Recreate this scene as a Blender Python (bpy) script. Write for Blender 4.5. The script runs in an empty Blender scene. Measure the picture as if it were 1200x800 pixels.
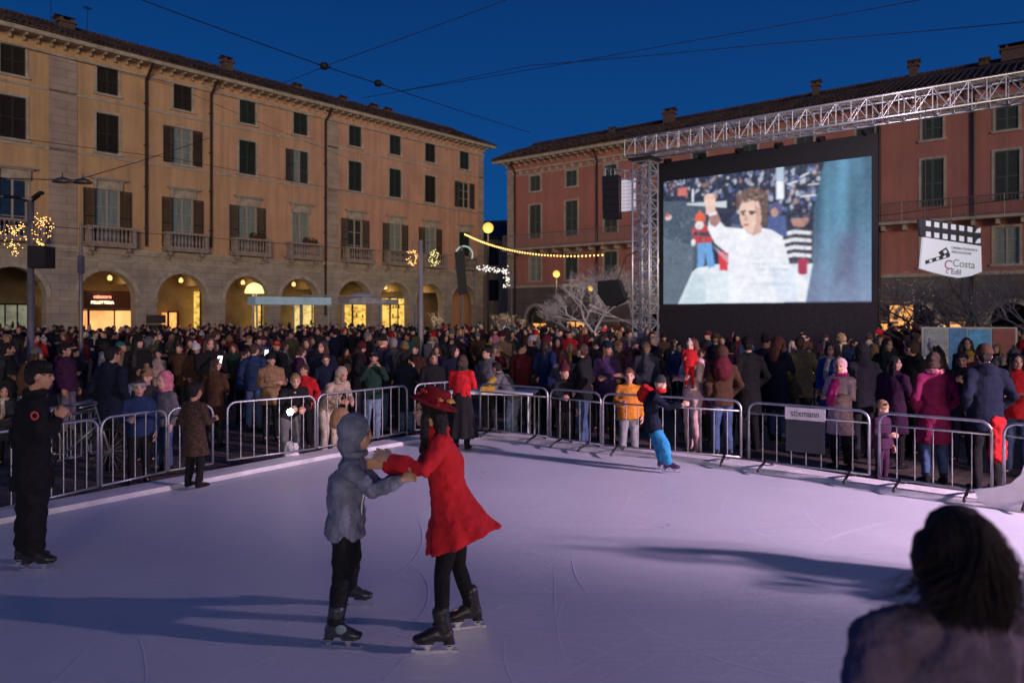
# winter evening: ice rink with film screen in an Italian square
SKYTINT = (.12, .3, .45, 1); SKYSTR = 1.0; SKYH = (.0022, .078, .29); SKYZ = (.0005, .019, .088)
FLOODS = [((11.8, 3.2, 4.4), (3.8, 8.6, 0), 9300, 44), ((11.8, 2.75, 4.4), (0, 5.5, 0), 2300, 110)]
FLOODCOL = (1, .68, .92); STAGE = 2300
FILL_E = 1.25; FILL_C = (1, .76, .47); FILL_A = 20; FILL_D = (-.2, 1, -.04); EXPO = 0.0
import bpy, math, random
import numpy as np
from mathutils import Vector as V, Matrix, noise as mnoise
random.seed(7)
PI = math.pi
F = 860.0; CZ = 2.1; HY = 368.0            # focal length in photo pixels, camera height, horizon row
scene = bpy.context.scene
COL = bpy.data.collections.new('rink_square'); scene.collection.children.link(COL)

def PX(x, D): return (x-600.0)/F*D
def PZ(y, D): return CZ+(HY-y)/F*D
def P(x, y, D): return V((PX(x, D), D, PZ(y, D)))
def G(x, y, z=0.0):                        # photo pixel on a level plane -> world
    D = (CZ-z)*F/(y-HY); return V((PX(x, D), D, z))

# ------------------------------------------------------------------ tags
def tag(o, label=None, cat=None, group=None, kind=None):
    if label and not 4 <= len(label.replace(',', '').split()) <= 16: print('LABEL', len(label.split()), label)
    if label: o['label'] = label
    if cat: o['category'] = cat
    if group: o['group'] = group
    if kind: o['kind'] = kind
    return o
def empty(name, loc=(0, 0, 0), rz=0.0, label=None, cat=None, group=None):
    o = bpy.data.objects.new(name, None); COL.objects.link(o)
    o.location = loc; o.rotation_euler = (0, 0, rz); o.empty_display_size = .1
    return tag(o, label, cat, group)
def link(name, me, parent=None, mat=None, M=None):
    o = bpy.data.objects.new(name, me); COL.objects.link(o)
    if parent is not None: o.parent = parent
    if M is not None: o.matrix_basis = M
    if mat is not None:
        if len(me.materials) == 0: me.materials.append(mat)
        o.material_slots[0].link = 'OBJECT'; o.material_slots[0].material = mat
    return o
def copy_tree(o, parent=None):
    c = o.copy(); COL.objects.link(c)
    if parent is not None: c.parent = parent
    for ch in list(o.children): copy_tree(ch, c)
    return c

# ------------------------------------------------------------------ mesh builder
class MB:
    def __init__(s): s.v = []; s.f = []; s.m = []
    def face(s, pts, mi=0):
        n = len(s.v); s.v += [tuple(p) for p in pts]; s.f.append(tuple(range(n, n+len(pts)))); s.m.append(mi)
    def add(s, vs, fs, mi=0):
        n = len(s.v); s.v += [tuple(p) for p in vs]
        for f in fs: s.f.append(tuple(i+n for i in f)); s.m.append(mi)
    def box(s, x0, x1, y0, y1, z0, z1, mi=0):
        vs = [(x0,y0,z0),(x1,y0,z0),(x1,y1,z0),(x0,y1,z0),(x0,y0,z1),(x1,y0,z1),(x1,y1,z1),(x0,y1,z1)]
        s.add(vs, [(0,3,2,1),(4,5,6,7),(0,1,5,4),(1,2,6,5),(2,3,7,6),(3,0,4,7)], mi)
    def obox(s, c, ax, ay, az, mi=0):      # oriented box: centre + three half-axis vectors
        c, ax, ay, az = V(c), V(ax), V(ay), V(az)
        vs = [c+ax*i+ay*j+az*k for k in (-1,1) for i, j in ((-1,-1),(1,-1),(1,1),(-1,1))]
        s.add(vs, [(0,3,2,1),(4,5,6,7),(0,1,5,4),(1,2,6,5),(2,3,7,6),(3,0,4,7)], mi)
    def tube(s, pts, r, n=6, mi=0, caps=True):
        pts = [V(p) for p in pts]; rr = r if isinstance(r, (list, tuple)) else [r]*len(pts)
        a = None; rings = []
        for i, p in enumerate(pts):
            t = (pts[min(i+1, len(pts)-1)]-pts[max(i-1, 0)])
            if t.length < 1e-9: t = V((0, 0, 1))
            t.normalize()
            if a is None:
                a = t.cross(V((0, 0, 1)))
                if a.length < .05: a = t.cross(V((1, 0, 0)))
            a = (a-t*a.dot(t)); a.normalize(); b = t.cross(a)
            rings.append([p+(a*math.cos(k*2*PI/n)+b*math.sin(k*2*PI/n))*rr[i] for k in range(n)])
        vs = [q for R in rings for q in R]; fs = []
        for i in range(len(pts)-1):
            for k in range(n):
                k2 = (k+1) % n; fs.append((i*n+k, i*n+k2, (i+1)*n+k2, (i+1)*n+k))
        if caps: fs.append(tuple(range(n))[::-1]); fs.append(tuple((len(pts)-1)*n+k for k in range(n)))
        s.add(vs, fs, mi)
    def loft(s, pts, rad, lat=None, n=12, mi=0):   # elliptical sections with rounded ends
        pts = [V(p) for p in pts]; rad = [(r, r) if isinstance(r, (int, float)) else r for r in rad]
        m = len(pts); rings = []; a0 = None
        ts = []
        for i in range(m):
            t = pts[min(i+1, m-1)]-pts[max(i-1, 0)]; t.normalize(); ts.append(t)
        def ring(p, t, ra, rb, la):
            a = V(la)-t*V(la).dot(t); a.normalize(); b = t.cross(a)
            return [p+a*(math.cos(k*2*PI/n)*ra)+b*(math.sin(k*2*PI/n)*rb) for k in range(n)]
        if lat is None:
            a0 = ts[0].cross(V((.13, .2, 1)));
            if a0.length < .1: a0 = ts[0].cross(V((1, 0, 0)))
            lats = [a0]*m
        elif isinstance(lat, list): lats = lat
        else: lats = [lat]*m
        e = min(rad[0]); 
        rings.append(ring(pts[0]-ts[0]*e*.55, ts[0], rad[0][0]*.45, rad[0][1]*.45, lats[0]))
        rings.append(ring(pts[0]-ts[0]*e*.35, ts[0], rad[0][0]*.78, rad[0][1]*.78, lats[0]))
        for i in range(m): rings.append(ring(pts[i], ts[i], rad[i][0], rad[i][1], lats[i]))
        e = min(rad[-1])
        rings.append(ring(pts[-1]+ts[-1]*e*.35, ts[-1], rad[-1][0]*.78, rad[-1][1]*.78, lats[-1]))
        rings.append(ring(pts[-1]+ts[-1]*e*.55, ts[-1], rad[-1][0]*.45, rad[-1][1]*.45, lats[-1]))
        vs = [q for R in rings for q in R]; fs = []; L = len(rings)
        for i in range(L-1):
            for k in range(n):
                k2 = (k+1) % n; fs.append((i*n+k, i*n+k2, (i+1)*n+k2, (i+1)*n+k))
        fs.append(tuple(range(n))[::-1]); fs.append(tuple((L-1)*n+k for k in range(n)))
        s.add(vs, fs, mi)
    def ell(s, c, r, M=None, nu=14, nv=9, mi=0):
        c = V(c); vs = []; fs = []
        M = M or Matrix.Identity(3)
        for j in range(1, nv):
            th = PI*j/nv
            for i in range(nu):
                ph = 2*PI*i/nu
                vs.append(c+M @ V((r[0]*math.sin(th)*math.cos(ph), r[1]*math.sin(th)*math.sin(ph), r[2]*math.cos(th))))
        for j in range(nv-2):
            for i in range(nu):
                i2 = (i+1) % nu; fs.append((j*nu+i, (j+1)*nu+i, (j+1)*nu+i2, j*nu+i2))
        t = len(vs); vs.append(c+M @ V((0, 0, r[2]))); vs.append(c-M @ V((0, 0, r[2])))
        for i in range(nu):
            i2 = (i+1) % nu; fs.append((t, i, i2)); fs.append((t+1, (nv-2)*nu+i2, (nv-2)*nu+i))
        s.add(vs, fs, mi)
    def lathe(s, prof, c=(0, 0, 0), n=16, sx=1, sy=1, mi=0, cap=True):
        c = V(c); vs = []; fs = []
        for r, z in prof:
            for k in range(n): vs.append(c+V((r*sx*math.cos(2*PI*k/n), r*sy*math.sin(2*PI*k/n), z)))
        for i in range(len(prof)-1):
            for k in range(n):
                k2 = (k+1) % n; fs.append((i*n+k, i*n+k2, (i+1)*n+k2, (i+1)*n+k))
        if cap: fs.append(tuple(range(n))[::-1]); fs.append(tuple((len(prof)-1)*n+k for k in range(n)))
        s.add(vs, fs, mi)
    def prism(s, poly, y0, y1, mi=0):      # polygon in (x,z), extruded in y
        n = len(poly); vs = [(x, y0, z) for x, z in poly]+[(x, y1, z) for x, z in poly]
        fs = [tuple(range(n)), tuple(range(2*n-1, n-1, -1))]+[(i, n+i, n+(i+1) % n, (i+1) % n) for i in range(n)]
        s.add(vs, fs, mi)
    def mesh(s, name, mats=(), smooth=False, org=(0, 0, 0)):
        me = bpy.data.meshes.new(name); o = V(org)
        me.from_pydata([tuple(V(v)-o) for v in s.v], [], s.f); me.update()
        for m in mats: me.materials.append(m)
        if len(mats) > 1:
            me.polygons.foreach_set('material_index', s.m)
        if smooth: me.polygons.foreach_set('use_smooth', [True]*len(me.polygons))
        return me
    def build(s, name, mats, parent=None, smooth=False, org=(0, 0, 0), loc=None):
        mats = mats if isinstance(mats, (list, tuple)) else [mats]
        o = link(name, s.mesh(name, mats, smooth, org), parent)
        if loc is not None: o.location = loc
        return o

def bulbs(parent, ps, r, m, name='bulb'):
    k = (name, r, m.name)
    if k not in _bm:
        q = MB(); q.ell((0, 0, 0), (r, r, r*1.1), nu=6, nv=5); _bm[k] = q.mesh(name, [m], True)
    for p in ps[:100]:
        o = link(name, _bm[k], parent); o.location = p
_bm = {}
def recalc(me):
    import bmesh
    bm = bmesh.new(); bm.from_mesh(me); bmesh.ops.recalc_face_normals(bm, faces=bm.faces); bm.to_mesh(me); bm.free()

_tex = {}
def cloudtex(size):
    if size not in _tex:
        t = bpy.data.textures.new('cloth_noise', 'CLOUDS'); t.noise_scale = size; t.noise_depth = 2; _tex[size] = t
    return _tex[size]
def vox(mb, voxel, name='m', smooth=4, disp=None, dec=None, org=(0, 0, 0), mat=None):
    me = mb.mesh('tmp', org=org); ob = bpy.data.objects.new('tmp', me); COL.objects.link(ob)
    m = ob.modifiers.new('r', 'REMESH'); m.mode = 'VOXEL'; m.voxel_size = voxel
    if smooth:
        m = ob.modifiers.new('s', 'SMOOTH'); m.factor = .5; m.iterations = smooth
    for (size, st) in (disp or []):
        m = ob.modifiers.new('d', 'DISPLACE'); m.texture = cloudtex(size); m.strength = st; m.texture_coords = 'LOCAL'; m.mid_level = .5
    if dec:
        m = ob.modifiers.new('c', 'DECIMATE'); m.ratio = dec
    dg = bpy.context.evaluated_depsgraph_get()
    out = bpy.data.meshes.new_from_object(ob.evaluated_get(dg)); out.name = name
    bpy.data.objects.remove(ob); bpy.data.meshes.remove(me)
    out.polygons.foreach_set('use_smooth', [True]*len(out.polygons))
    out.materials.clear()
    if mat: out.materials.append(mat)
    return out
def joined(meshes, name):
    import bmesh
    bm = bmesh.new()
    for m, M in meshes:
        n0 = len(bm.verts); bm.from_mesh(m); bm.verts.ensure_lookup_table()
        if M is not None: bmesh.ops.transform(bm, matrix=M, verts=bm.verts[n0:])
    me = bpy.data.meshes.new(name); bm.to_mesh(me); bm.free()
    me.polygons.foreach_set('use_smooth', [True]*len(me.polygons)); me.materials.clear()
    return me
_fc = {}
def textmesh(body, size=1.0, extrude=.004, bold=0.0, align='CENTER'):
    k = (body, size, extrude, bold, align)
    if k in _fc: return _fc[k]
    c = bpy.data.curves.new('t', 'FONT'); c.body = body; c.size = size; c.extrude = extrude; c.align_x = align
    c.offset = bold
    o = bpy.data.objects.new('t', c); COL.objects.link(o)
    dg = bpy.context.evaluated_depsgraph_get()
    me = bpy.data.meshes.new_from_object(o.evaluated_get(dg)); me.name = 'lettering'
    bpy.data.objects.remove(o); _fc[k] = me; return me

# ------------------------------------------------------------------ materials
MC = {}
def nodes(m):
    m.use_nodes = True; nt = m.node_tree; return nt, nt.nodes, nt.links, nt.nodes['Principled BSDF']
def mat(name, col, rough=.7, metal=0.0, var=.15, scale=6.0, bump=0.0, bscale=40.0, col2=None, spec=.5, emit=None, es=1.0, sss=0, det=4, stretch=None, coat=0):
    if name in MC: return MC[name]
    m = bpy.data.materials.new(name); nt, N, L, B = nodes(m)
    B.inputs['Roughness'].default_value = rough; B.inputs['Metallic'].default_value = metal
    B.inputs['Specular IOR Level'].default_value = spec
    tc = N.new('ShaderNodeTexCoord'); mp = N.new('ShaderNodeMapping'); L.new(tc.outputs['Object'], mp.inputs[0])
    if stretch: mp.inputs['Scale'].default_value = stretch
    nz = N.new('ShaderNodeTexNoise'); nz.inputs['Scale'].default_value = scale; nz.inputs['Detail'].default_value = det; nz.inputs['Roughness'].default_value = .6
    L.new(mp.outputs[0], nz.inputs['Vector'])
    cr = N.new('ShaderNodeValToRGB'); e = cr.color_ramp.elements; e[0].position = .32; e[1].position = .68
    c = V(col); c2 = V(col2) if col2 else c*(1-var)
    e[0].color = (*c2, 1); e[1].color = (*(c*(1+var*.6) if not col2 else c), 1)
    L.new(nz.outputs['Fac'], cr.inputs[0]); L.new(cr.outputs[0], B.inputs['Base Color'])
    if bump:
        n2 = N.new('ShaderNodeTexNoise'); n2.inputs['Scale'].default_value = bscale; n2.inputs['Detail'].default_value = 5
        L.new(mp.outputs[0], n2.inputs['Vector'])
        bp = N.new('ShaderNodeBump'); bp.inputs['Strength'].default_value = bump; bp.inputs['Distance'].default_value = .02
        L.new(n2.outputs['Fac'], bp.inputs['Height']); L.new(bp.outputs[0], B.inputs['Normal'])
    if emit is not None:
        B.inputs['Emission Color'].default_value = (*emit, 1); B.inputs['Emission Strength'].default_value = es
    if sss: B.inputs['Subsurface Weight'].default_value = sss; B.inputs['Subsurface Radius'].default_value = (.02, .008, .004)
    if coat: B.inputs['Coat Weight'].default_value = coat
    MC[name] = m; return m
def brickmat(name, c1, c2, mortar, sc, bw, rh, mort=.02, bump=.4, axes='xz', rough=.85, var=.25):
    if name in MC: return MC[name]
    m = bpy.data.materials.new(name); nt, N, L, B = nodes(m); B.inputs['Roughness'].default_value = rough
    tc = N.new('ShaderNodeTexCoord'); sp = N.new('ShaderNodeSeparateXYZ'); cb = N.new('ShaderNodeCombineXYZ')
    L.new(tc.outputs['Object'], sp.inputs[0])
    L.new(sp.outputs['XYZ'.index(axes[0].upper())], cb.inputs[0]); L.new(sp.outputs['XYZ'.index(axes[1].upper())], cb.inputs[1])
    br = N.new('ShaderNodeTexBrick'); br.inputs['Scale'].default_value = sc; br.inputs['Brick Width'].default_value = bw
    br.inputs['Row Height'].default_value = rh; br.inputs['Mortar Size'].default_value = mort; br.inputs['Mortar Smooth'].default_value = .3
    br.inputs['Color1'].default_value = (*c1, 1); br.inputs['Color2'].default_value = (*c2, 1); br.inputs['Mortar'].default_value = (*mortar, 1)
    L.new(cb.outputs[0], br.inputs['Vector'])
    nz = N.new('ShaderNodeTexNoise'); nz.inputs['Scale'].default_value = 1.1; nz.inputs['Detail'].default_value = 6
    L.new(tc.outputs['Object'], nz.inputs['Vector'])
    mr = N.new('ShaderNodeMapRange'); mr.inputs[1].default_value = .3; mr.inputs[2].default_value = .7; mr.inputs[3].default_value = 1-var; mr.inputs[4].default_value = 1+var*.5
    L.new(nz.outputs['Fac'], mr.inputs[0])
    mx = N.new('ShaderNodeVectorMath'); mx.operation = 'SCALE'; L.new(br.outputs['Color'], mx.inputs[0]); L.new(mr.outputs[0], mx.inputs['Scale'])
    L.new(mx.outputs[0], B.inputs['Base Color'])
    bp = N.new('ShaderNodeBump'); bp.inputs['Strength'].default_value = bump; bp.inputs['Distance'].default_value = .03; bp.invert = True
    n3 = N.new('ShaderNodeTexNoise'); n3.inputs['Scale'].default_value = 12; n3.inputs['Detail'].default_value = 6; L.new(tc.outputs['Object'], n3.inputs['Vector'])
    ad = N.new('ShaderNodeMath'); ad.operation = 'ADD'; mu = N.new('ShaderNodeMath'); mu.operation = 'MULTIPLY'; mu.inputs[1].default_value = .35
    L.new(n3.outputs['Fac'], mu.inputs[0]); L.new(br.outputs['Fac'], ad.inputs[0]); L.new(mu.outputs[0], ad.inputs[1])
    L.new(ad.outputs[0], bp.inputs['Height']); L.new(bp.outputs[0], B.inputs['Normal'])
    MC[name] = m; return m
def glow(name, col, st):
    if name in MC: return MC[name]
    m = bpy.data.materials.new(name); nt, N, L, B = nodes(m)
    B.inputs['Base Color'].default_value = (*[min(1, c*.5) for c in col], 1)
    B.inputs['Emission Color'].default_value = (*col, 1); B.inputs['Emission Strength'].default_value = st
    MC[name] = m; return m
def shopglow(name, c1, c2, st, sx=1.2, sz=2.0):     # lit shop interior: patchy shelves and goods
    if name in MC: return MC[name]
    m = bpy.data.materials.new(name); nt, N, L, B = nodes(m)
    tc = N.new('ShaderNodeTexCoord'); mp = N.new('ShaderNodeMapping'); mp.inputs['Scale'].default_value = (sx, 1, sz); L.new(tc.outputs['Object'], mp.inputs[0])
    vo = N.new('ShaderNodeTexVoronoi'); vo.distance = 'CHEBYCHEV'; vo.inputs['Scale'].default_value = 2.2; L.new(mp.outputs[0], vo.inputs['Vector'])
    nz = N.new('ShaderNodeTexNoise'); nz.inputs['Scale'].default_value = 1.0; L.new(mp.outputs[0], nz.inputs['Vector'])
    ad = N.new('ShaderNodeMath'); ad.operation = 'MULTIPLY_ADD'; ad.inputs[1].default_value = .6
    L.new(vo.outputs['Distance'], ad.inputs[0]); L.new(nz.outputs['Fac'], ad.inputs[2])
    cr = N.new('ShaderNodeValToRGB'); e = cr.color_ramp.elements; e[0].position = .45; e[1].position = .85
    e[0].color = (*c1, 1); e[1].color = (*c2, 1)
    L.new(ad.outputs[0], cr.inputs[0]); L.new(cr.outputs[0], B.inputs['Emission Color']); B.inputs['Emission Strength'].default_value = st
    B.inputs['Base Color'].default_value = (.2, .15, .1, 1)
    MC[name] = m; return m
def fabric(name, col, rough=.92, bs=60):
    return mat('fabric_'+name, col, rough, var=.3, scale=14, bump=.5, bscale=bs, spec=.25)
STEEL = mat('galvanised_steel', (.45, .46, .48), .42, .85, var=.2, scale=20)
DSTEEL = mat('dark_steel', (.03, .03, .035), .5, .5)
ALU = mat('truss_aluminium', (.72, .72, .75), .38, .7, var=.1)
BLACK = mat('matt_black', (.012, .012, .014), .65)
# ================================================================== setting
def plaza_material():
    m = brickmat('cobbles', (.17, .12, .09), (.10, .075, .06), (.025, .02, .016), 1.0, .22, .11, .012, .8, 'xy', .7, .5)
    return m
mb = MB(); mb.face([(-300, -120, -.18), (300, -120, -.18), (300, 420, -.18), (-300, 420, -.18)])
mb.build('plaza_ground', plaza_material()); tag(COL.objects['plaza_ground'], 'dark cobbled square under the crowd', None, None, 'structure')

# rink outline (inner edge of the ice), from left front round the far corner to the right
LE = [(-9.6, 1.0), (-5.35, 7.0), (-3.75, 9.2), (-2.6, 10.75), (-1.75, 11.75)]
cor = [(-1.35, 12.15), (-.9, 12.36), (-.4, 12.33), (.1, 12.1)]
RE = [(1.3, 11.15), (3.0, 10.0), (4.3, 8.75), (5.35, 7.85), (6.4, 6.95), (9.5, 4.4), (13.5, 1.1)]
edge = [V((x, y, 0)) for x, y in LE+cor+RE]
def smoothline(pts, k=6):
    out = []
    for i in range(len(pts)-1):
        p0 = pts[max(i-1, 0)]; p1 = pts[i]; p2 = pts[i+1]; p3 = pts[min(i+2, len(pts)-1)]
        for j in range(k):
            t = j/k
            out.append(.5*((2*p1)+(p2-p0)*t+(2*p0-5*p1+4*p2-p3)*t*t+(3*p1-p0-3*p2+p3)*t**3))
    out.append(pts[-1]); return out
edge = smoothline(edge)
def offs(pts, d):
    out = []
    for i, p in enumerate(pts):
        t = (pts[min(i+1, len(pts)-1)]-pts[max(i-1, 0)]).normalized()
        out.append(p+V((-t.y, t.x, 0))*d)
    return out
# ice sheet
poly = [(p.x, p.y, 0.0) for p in edge]+[(14, -14, 0), (-13, -14, 0)]
m = bpy.data.materials.new('ice'); nt, N, L, B = nodes(m)
tc = N.new('ShaderNodeTexCoord')
nz = N.new('ShaderNodeTexNoise'); nz.inputs['Scale'].default_value = .9; nz.inputs['Detail'].default_value = 8; nz.inputs['Roughness'].default_value = .65; L.new(tc.outputs['Object'], nz.inputs['Vector'])
cr = N.new('ShaderNodeValToRGB'); e = cr.color_ramp.elements; e[0].position = .3; e[1].position = .72; e[0].color = (.60, .62, .70, 1); e[1].color = (.67, .69, .76, 1); L.new(nz.outputs['Fac'], cr.inputs[0])
acc = None
for ang, sx, sy, sc in ((25, 1, 70, 1.4), (-38, 1, 80, 1.7), (80, 1, 60, 1.1), (-8, 1, 90, 1.3), (52, 1, 75, 1.2)):   # skate scratches in several directions
    mp = N.new('ShaderNodeMapping'); mp.inputs['Rotation'].default_value = (0, 0, math.radians(ang)); mp.inputs['Scale'].default_value = (sx, sy, 1)
    n2 = N.new('ShaderNodeTexNoise'); n2.inputs['Scale'].default_value = sc; n2.inputs['Detail'].default_value = 9; n2.inputs['Roughness'].default_value = .72; n2.inputs['Distortion'].default_value = .25
    L.new(tc.outputs['Object'], mp.inputs[0]); L.new(mp.outputs[0], n2.inputs['Vector'])
    cs = N.new('ShaderNodeMapRange'); cs.inputs[1].default_value = .56; cs.inputs[2].default_value = .70; L.new(n2.outputs['Fac'], cs.inputs[0])
    if acc is None: acc = cs
    else:
        a = N.new('ShaderNodeMath'); a.operation = 'MAXIMUM'; L.new(acc.outputs[0], a.inputs[0]); L.new(cs.outputs[0], a.inputs[1]); acc = a
mx = N.new('ShaderNodeMixRGB'); mx.inputs[2].default_value = (.86, .87, .9, 1)
sc_ = N.new('ShaderNodeMath'); sc_.operation = 'MULTIPLY'; sc_.inputs[1].default_value = .42
L.new(acc.outputs[0], sc_.inputs[0]); L.new(sc_.outputs[0], mx.inputs[0]); L.new(cr.outputs[0], mx.inputs[1]); L.new(mx.outputs[0], B.inputs['Base Color'])
ro = N.new('ShaderNodeMapRange'); ro.inputs[1].default_value = .3; ro.inputs[2].default_value = .7; ro.inputs[3].default_value = .27; ro.inputs[4].default_value = .38
L.new(nz.outputs['Fac'], ro.inputs[0]); L.new(ro.outputs[0], B.inputs['Roughness'])
sn = N.new('ShaderNodeTexNoise'); sn.inputs['Scale'].default_value = 45; sn.inputs['Detail'].default_value = 6; L.new(tc.outputs['Object'], sn.inputs['Vector'])
hh = N.new('ShaderNodeMath'); hh.operation = 'ADD'; L.new(sn.outputs['Fac'], hh.inputs[0]); L.new(acc.outputs[0], hh.inputs[1])
bp = N.new('ShaderNodeBump'); bp.inputs['Strength'].default_value = .45; bp.inputs['Distance'].default_value = .006; L.new(hh.outputs[0], bp.inputs['Height']); L.new(bp.outputs[0], B.inputs['Normal'])
mb = MB(); mb.face(poly); o = mb.build('ice_rink', m); tag(o, 'lilac lit sheet of scratched ice', None, None, 'structure')
# blade cuts scored into the ice, thin pale arcs lying just above the sheet
rs = random.Random(31); mb = MB(); ex = [(p.x, p.y) for p in edge]
def on_ice(x, y): return y < 12.0 and y > .8 and x-(-9.6) > (y-1)*.705+.25 and (y-12.2) < -(x-.1)*.83-.3
for k in range(520):
    cx, cy = rs.uniform(-8, 9), rs.uniform(1, 12); a = rs.uniform(0, 2*PI); kap = rs.gauss(0, .35); w_ = rs.uniform(.0016, .0042); n = rs.randint(6, 18); st = rs.uniform(.12, .2); p = V((cx, cy, .0035)); pv = None
    for i in range(n):
        if not on_ice(p.x, p.y): break
        nn = V((-math.sin(a), math.cos(a), 0))*w_*math.sin(PI*(i+.6)/(n+.2)); cur = (p-nn, p+nn)
        if pv: mb.face([pv[0], cur[0], cur[1], pv[1]])
        pv = cur; p = p+V((math.cos(a), math.sin(a), 0))*st; a += kap*st
o = mb.build('ice_scratches', mat('shaved_ice', (.84, .85, .9), .7, var=.1)); tag(o, 'fine pale blade cuts crossing the ice', None, None, 'structure')
# raised white rim round the ice
SNOW = mat('rim_white_plastic', (.72, .70, .72), .6, var=.25, scale=3, bump=.3, bscale=18)
inn = offs(edge, 0.0); mid = offs(edge, .06); out = offs(edge, .42); outer = offs(edge, .47)
mb = MB()
for i in range(len(edge)-1):
    def q(A, B, za, zb): mb.face([A[i]+V((0, 0, za)), A[i+1]+V((0, 0, za)), B[i+1]+V((0, 0, zb)), B[i]+V((0, 0, zb))])
    q(inn, mid, -.02, .045); q(mid, out, .045, .05); q(out, outer, .05, .03); q(outer, outer, .03, -.18)
me = mb.mesh('rink_rim', [SNOW]); recalc(me)
o = link('rink_rim', me); tag(o, 'low white plastic rim running round the edge of the ice', 'rink edge'); 

# ================================================================== sky
w = bpy.data.worlds.new('World'); scene.world = w; w.use_nodes = True; nt = w.node_tree; N = nt.nodes; L = nt.links
bg = N['Background']; sky = N.new('ShaderNodeTexSky'); sky.sky_type = 'NISHITA'; sky.sun_disc = False
sky.sun_elevation = math.radians(-2.5); sky.sun_rotation = math.radians(200); sky.altitude = 30; sky.ozone_density = 4.0; sky.air_density = 1.2
tn = N.new('ShaderNodeMixRGB'); tn.blend_type = 'MULTIPLY'; tn.inputs[0].default_value = 1; tn.inputs[2].default_value = SKYTINT
L.new(sky.outputs[0], tn.inputs[1])
tcw = N.new('ShaderNodeTexCoord'); sx_ = N.new('ShaderNodeSeparateXYZ'); L.new(tcw.outputs['Generated'], sx_.inputs[0])
rp = N.new('ShaderNodeValToRGB'); e = rp.color_ramp.elements; e[0].position = 0.0; e[0].color = (*SKYH, 1); e[1].position = .5; e[1].color = (*SKYZ, 1); L.new(sx_.outputs['Z'], rp.inputs[0])
ads = N.new('ShaderNodeMixRGB'); ads.blend_type = 'ADD'; ads.inputs[0].default_value = 1; L.new(tn.outputs[0], ads.inputs[1]); L.new(rp.outputs[0], ads.inputs[2]); L.new(ads.outputs[0], bg.inputs[0]); bg.inputs[1].default_value = SKYSTR

# ================================================================== buildings
STONE = brickmat('arcade_stone', (.46, .40, .34), (.40, .345, .295), (.23, .20, .17), 1.0, .9, .42, .012, .5)
TRIM = mat('trim_stone', (.48, .42, .35), .85, var=.3, scale=2.5, bump=.3)
ORANGE = mat('orange_plaster', (.72, .47, .24), .9, col2=(.58, .36, .185), scale=.6, det=8, bump=.15, bscale=20)
PINK = mat('red_plaster', (.52, .21, .17), .9, col2=(.42, .165, .13), scale=.5, det=8, bump=.15, bscale=20)
def weather(m, c_end=None, x0=0, x1=1):          # rain streaks, patched paint, paint changing from house to house
    nt = m.node_tree; N = nt.nodes; L = nt.links; B = N['Principled BSDF']; src = B.inputs['Base Color'].links[0].from_socket
    tc = N.new('ShaderNodeTexCoord'); mp = N.new('ShaderNodeMapping'); mp.inputs['Scale'].default_value = (2.2, 2.2, .12); L.new(tc.outputs['Object'], mp.inputs[0])
    nz = N.new('ShaderNodeTexNoise'); nz.inputs['Scale'].default_value = 1; nz.inputs['Detail'].default_value = 7; nz.inputs['Roughness'].default_value = .7; L.new(mp.outputs[0], nz.inputs['Vector'])
    mr = N.new('ShaderNodeMapRange'); mr.inputs[1].default_value = .42; mr.inputs[2].default_value = .72; mr.inputs[3].default_value = 0; mr.inputs[4].default_value = .5; L.new(nz.outputs['Fac'], mr.inputs[0])
    if c_end:
        sp = N.new('ShaderNodeSeparateXYZ'); L.new(tc.outputs['Object'], sp.inputs[0]); m2 = N.new('ShaderNodeMapRange'); m2.inputs[1].default_value = x0; m2.inputs[2].default_value = x1; L.new(sp.outputs['X'], m2.inputs[0])
        mc = N.new('ShaderNodeMixRGB'); mc.blend_type = 'MULTIPLY'; mc.inputs[2].default_value = (*c_end, 1); L.new(m2.outputs[0], mc.inputs[0]); L.new(src, mc.inputs[1]); src = mc.outputs[0]
    mx = N.new('ShaderNodeMixRGB'); mx.inputs[2].default_value = (.17, .13, .11, 1); L.new(mr.outputs[0], mx.inputs[0]); L.new(src, mx.inputs[1]); L.new(mx.outputs[0], B.inputs['Base Color'])
weather(ORANGE, (1.0, .86, 1.15), 2, 24); weather(PINK)
RUST = brickmat('rusticated_plaster', (.46, .36, .30), (.43, .34, .28), (.28, .21, .17), 1.0, 3.0, .42, .015, .5)
TILE = brickmat('roof_tiles', (.12, .06, .045), (.06, .045, .04), (.02, .015, .015), 1.0, .25, .4, .03, .8, 'xy', .9, .6)
SHUT = mat('shutter_dark', (.035, .028, .025), .7, stretch=(1, 1, 24), scale=3, var=.5)
SHUTG = mat('shutter_green', (.03, .05, .048), .7, stretch=(1, 1, 24), scale=3, var=.5)
GLASS = mat('window_glass', (.03, .04, .045), .08, var=.4, spec=.8)
CURT = mat('curtained_glass', (.24, .29, .26), .25, var=.35, stretch=(9, 1, .4), scale=2)
WOODW = mat('window_bars', (.42, .38, .34), .7)
PIPE = mat('downpipe_copper', (.05, .028, .02), .5, .3)
CEIL = mat('portico_plaster', (.30, .22, .12), .9, var=.3, scale=1.2)
FLOORM = mat('portico_floor', (.14, .12, .1), .5)
BAL = mat('balustrade_stone', (.38, .31, .27), .85, var=.3, scale=5)

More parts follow.
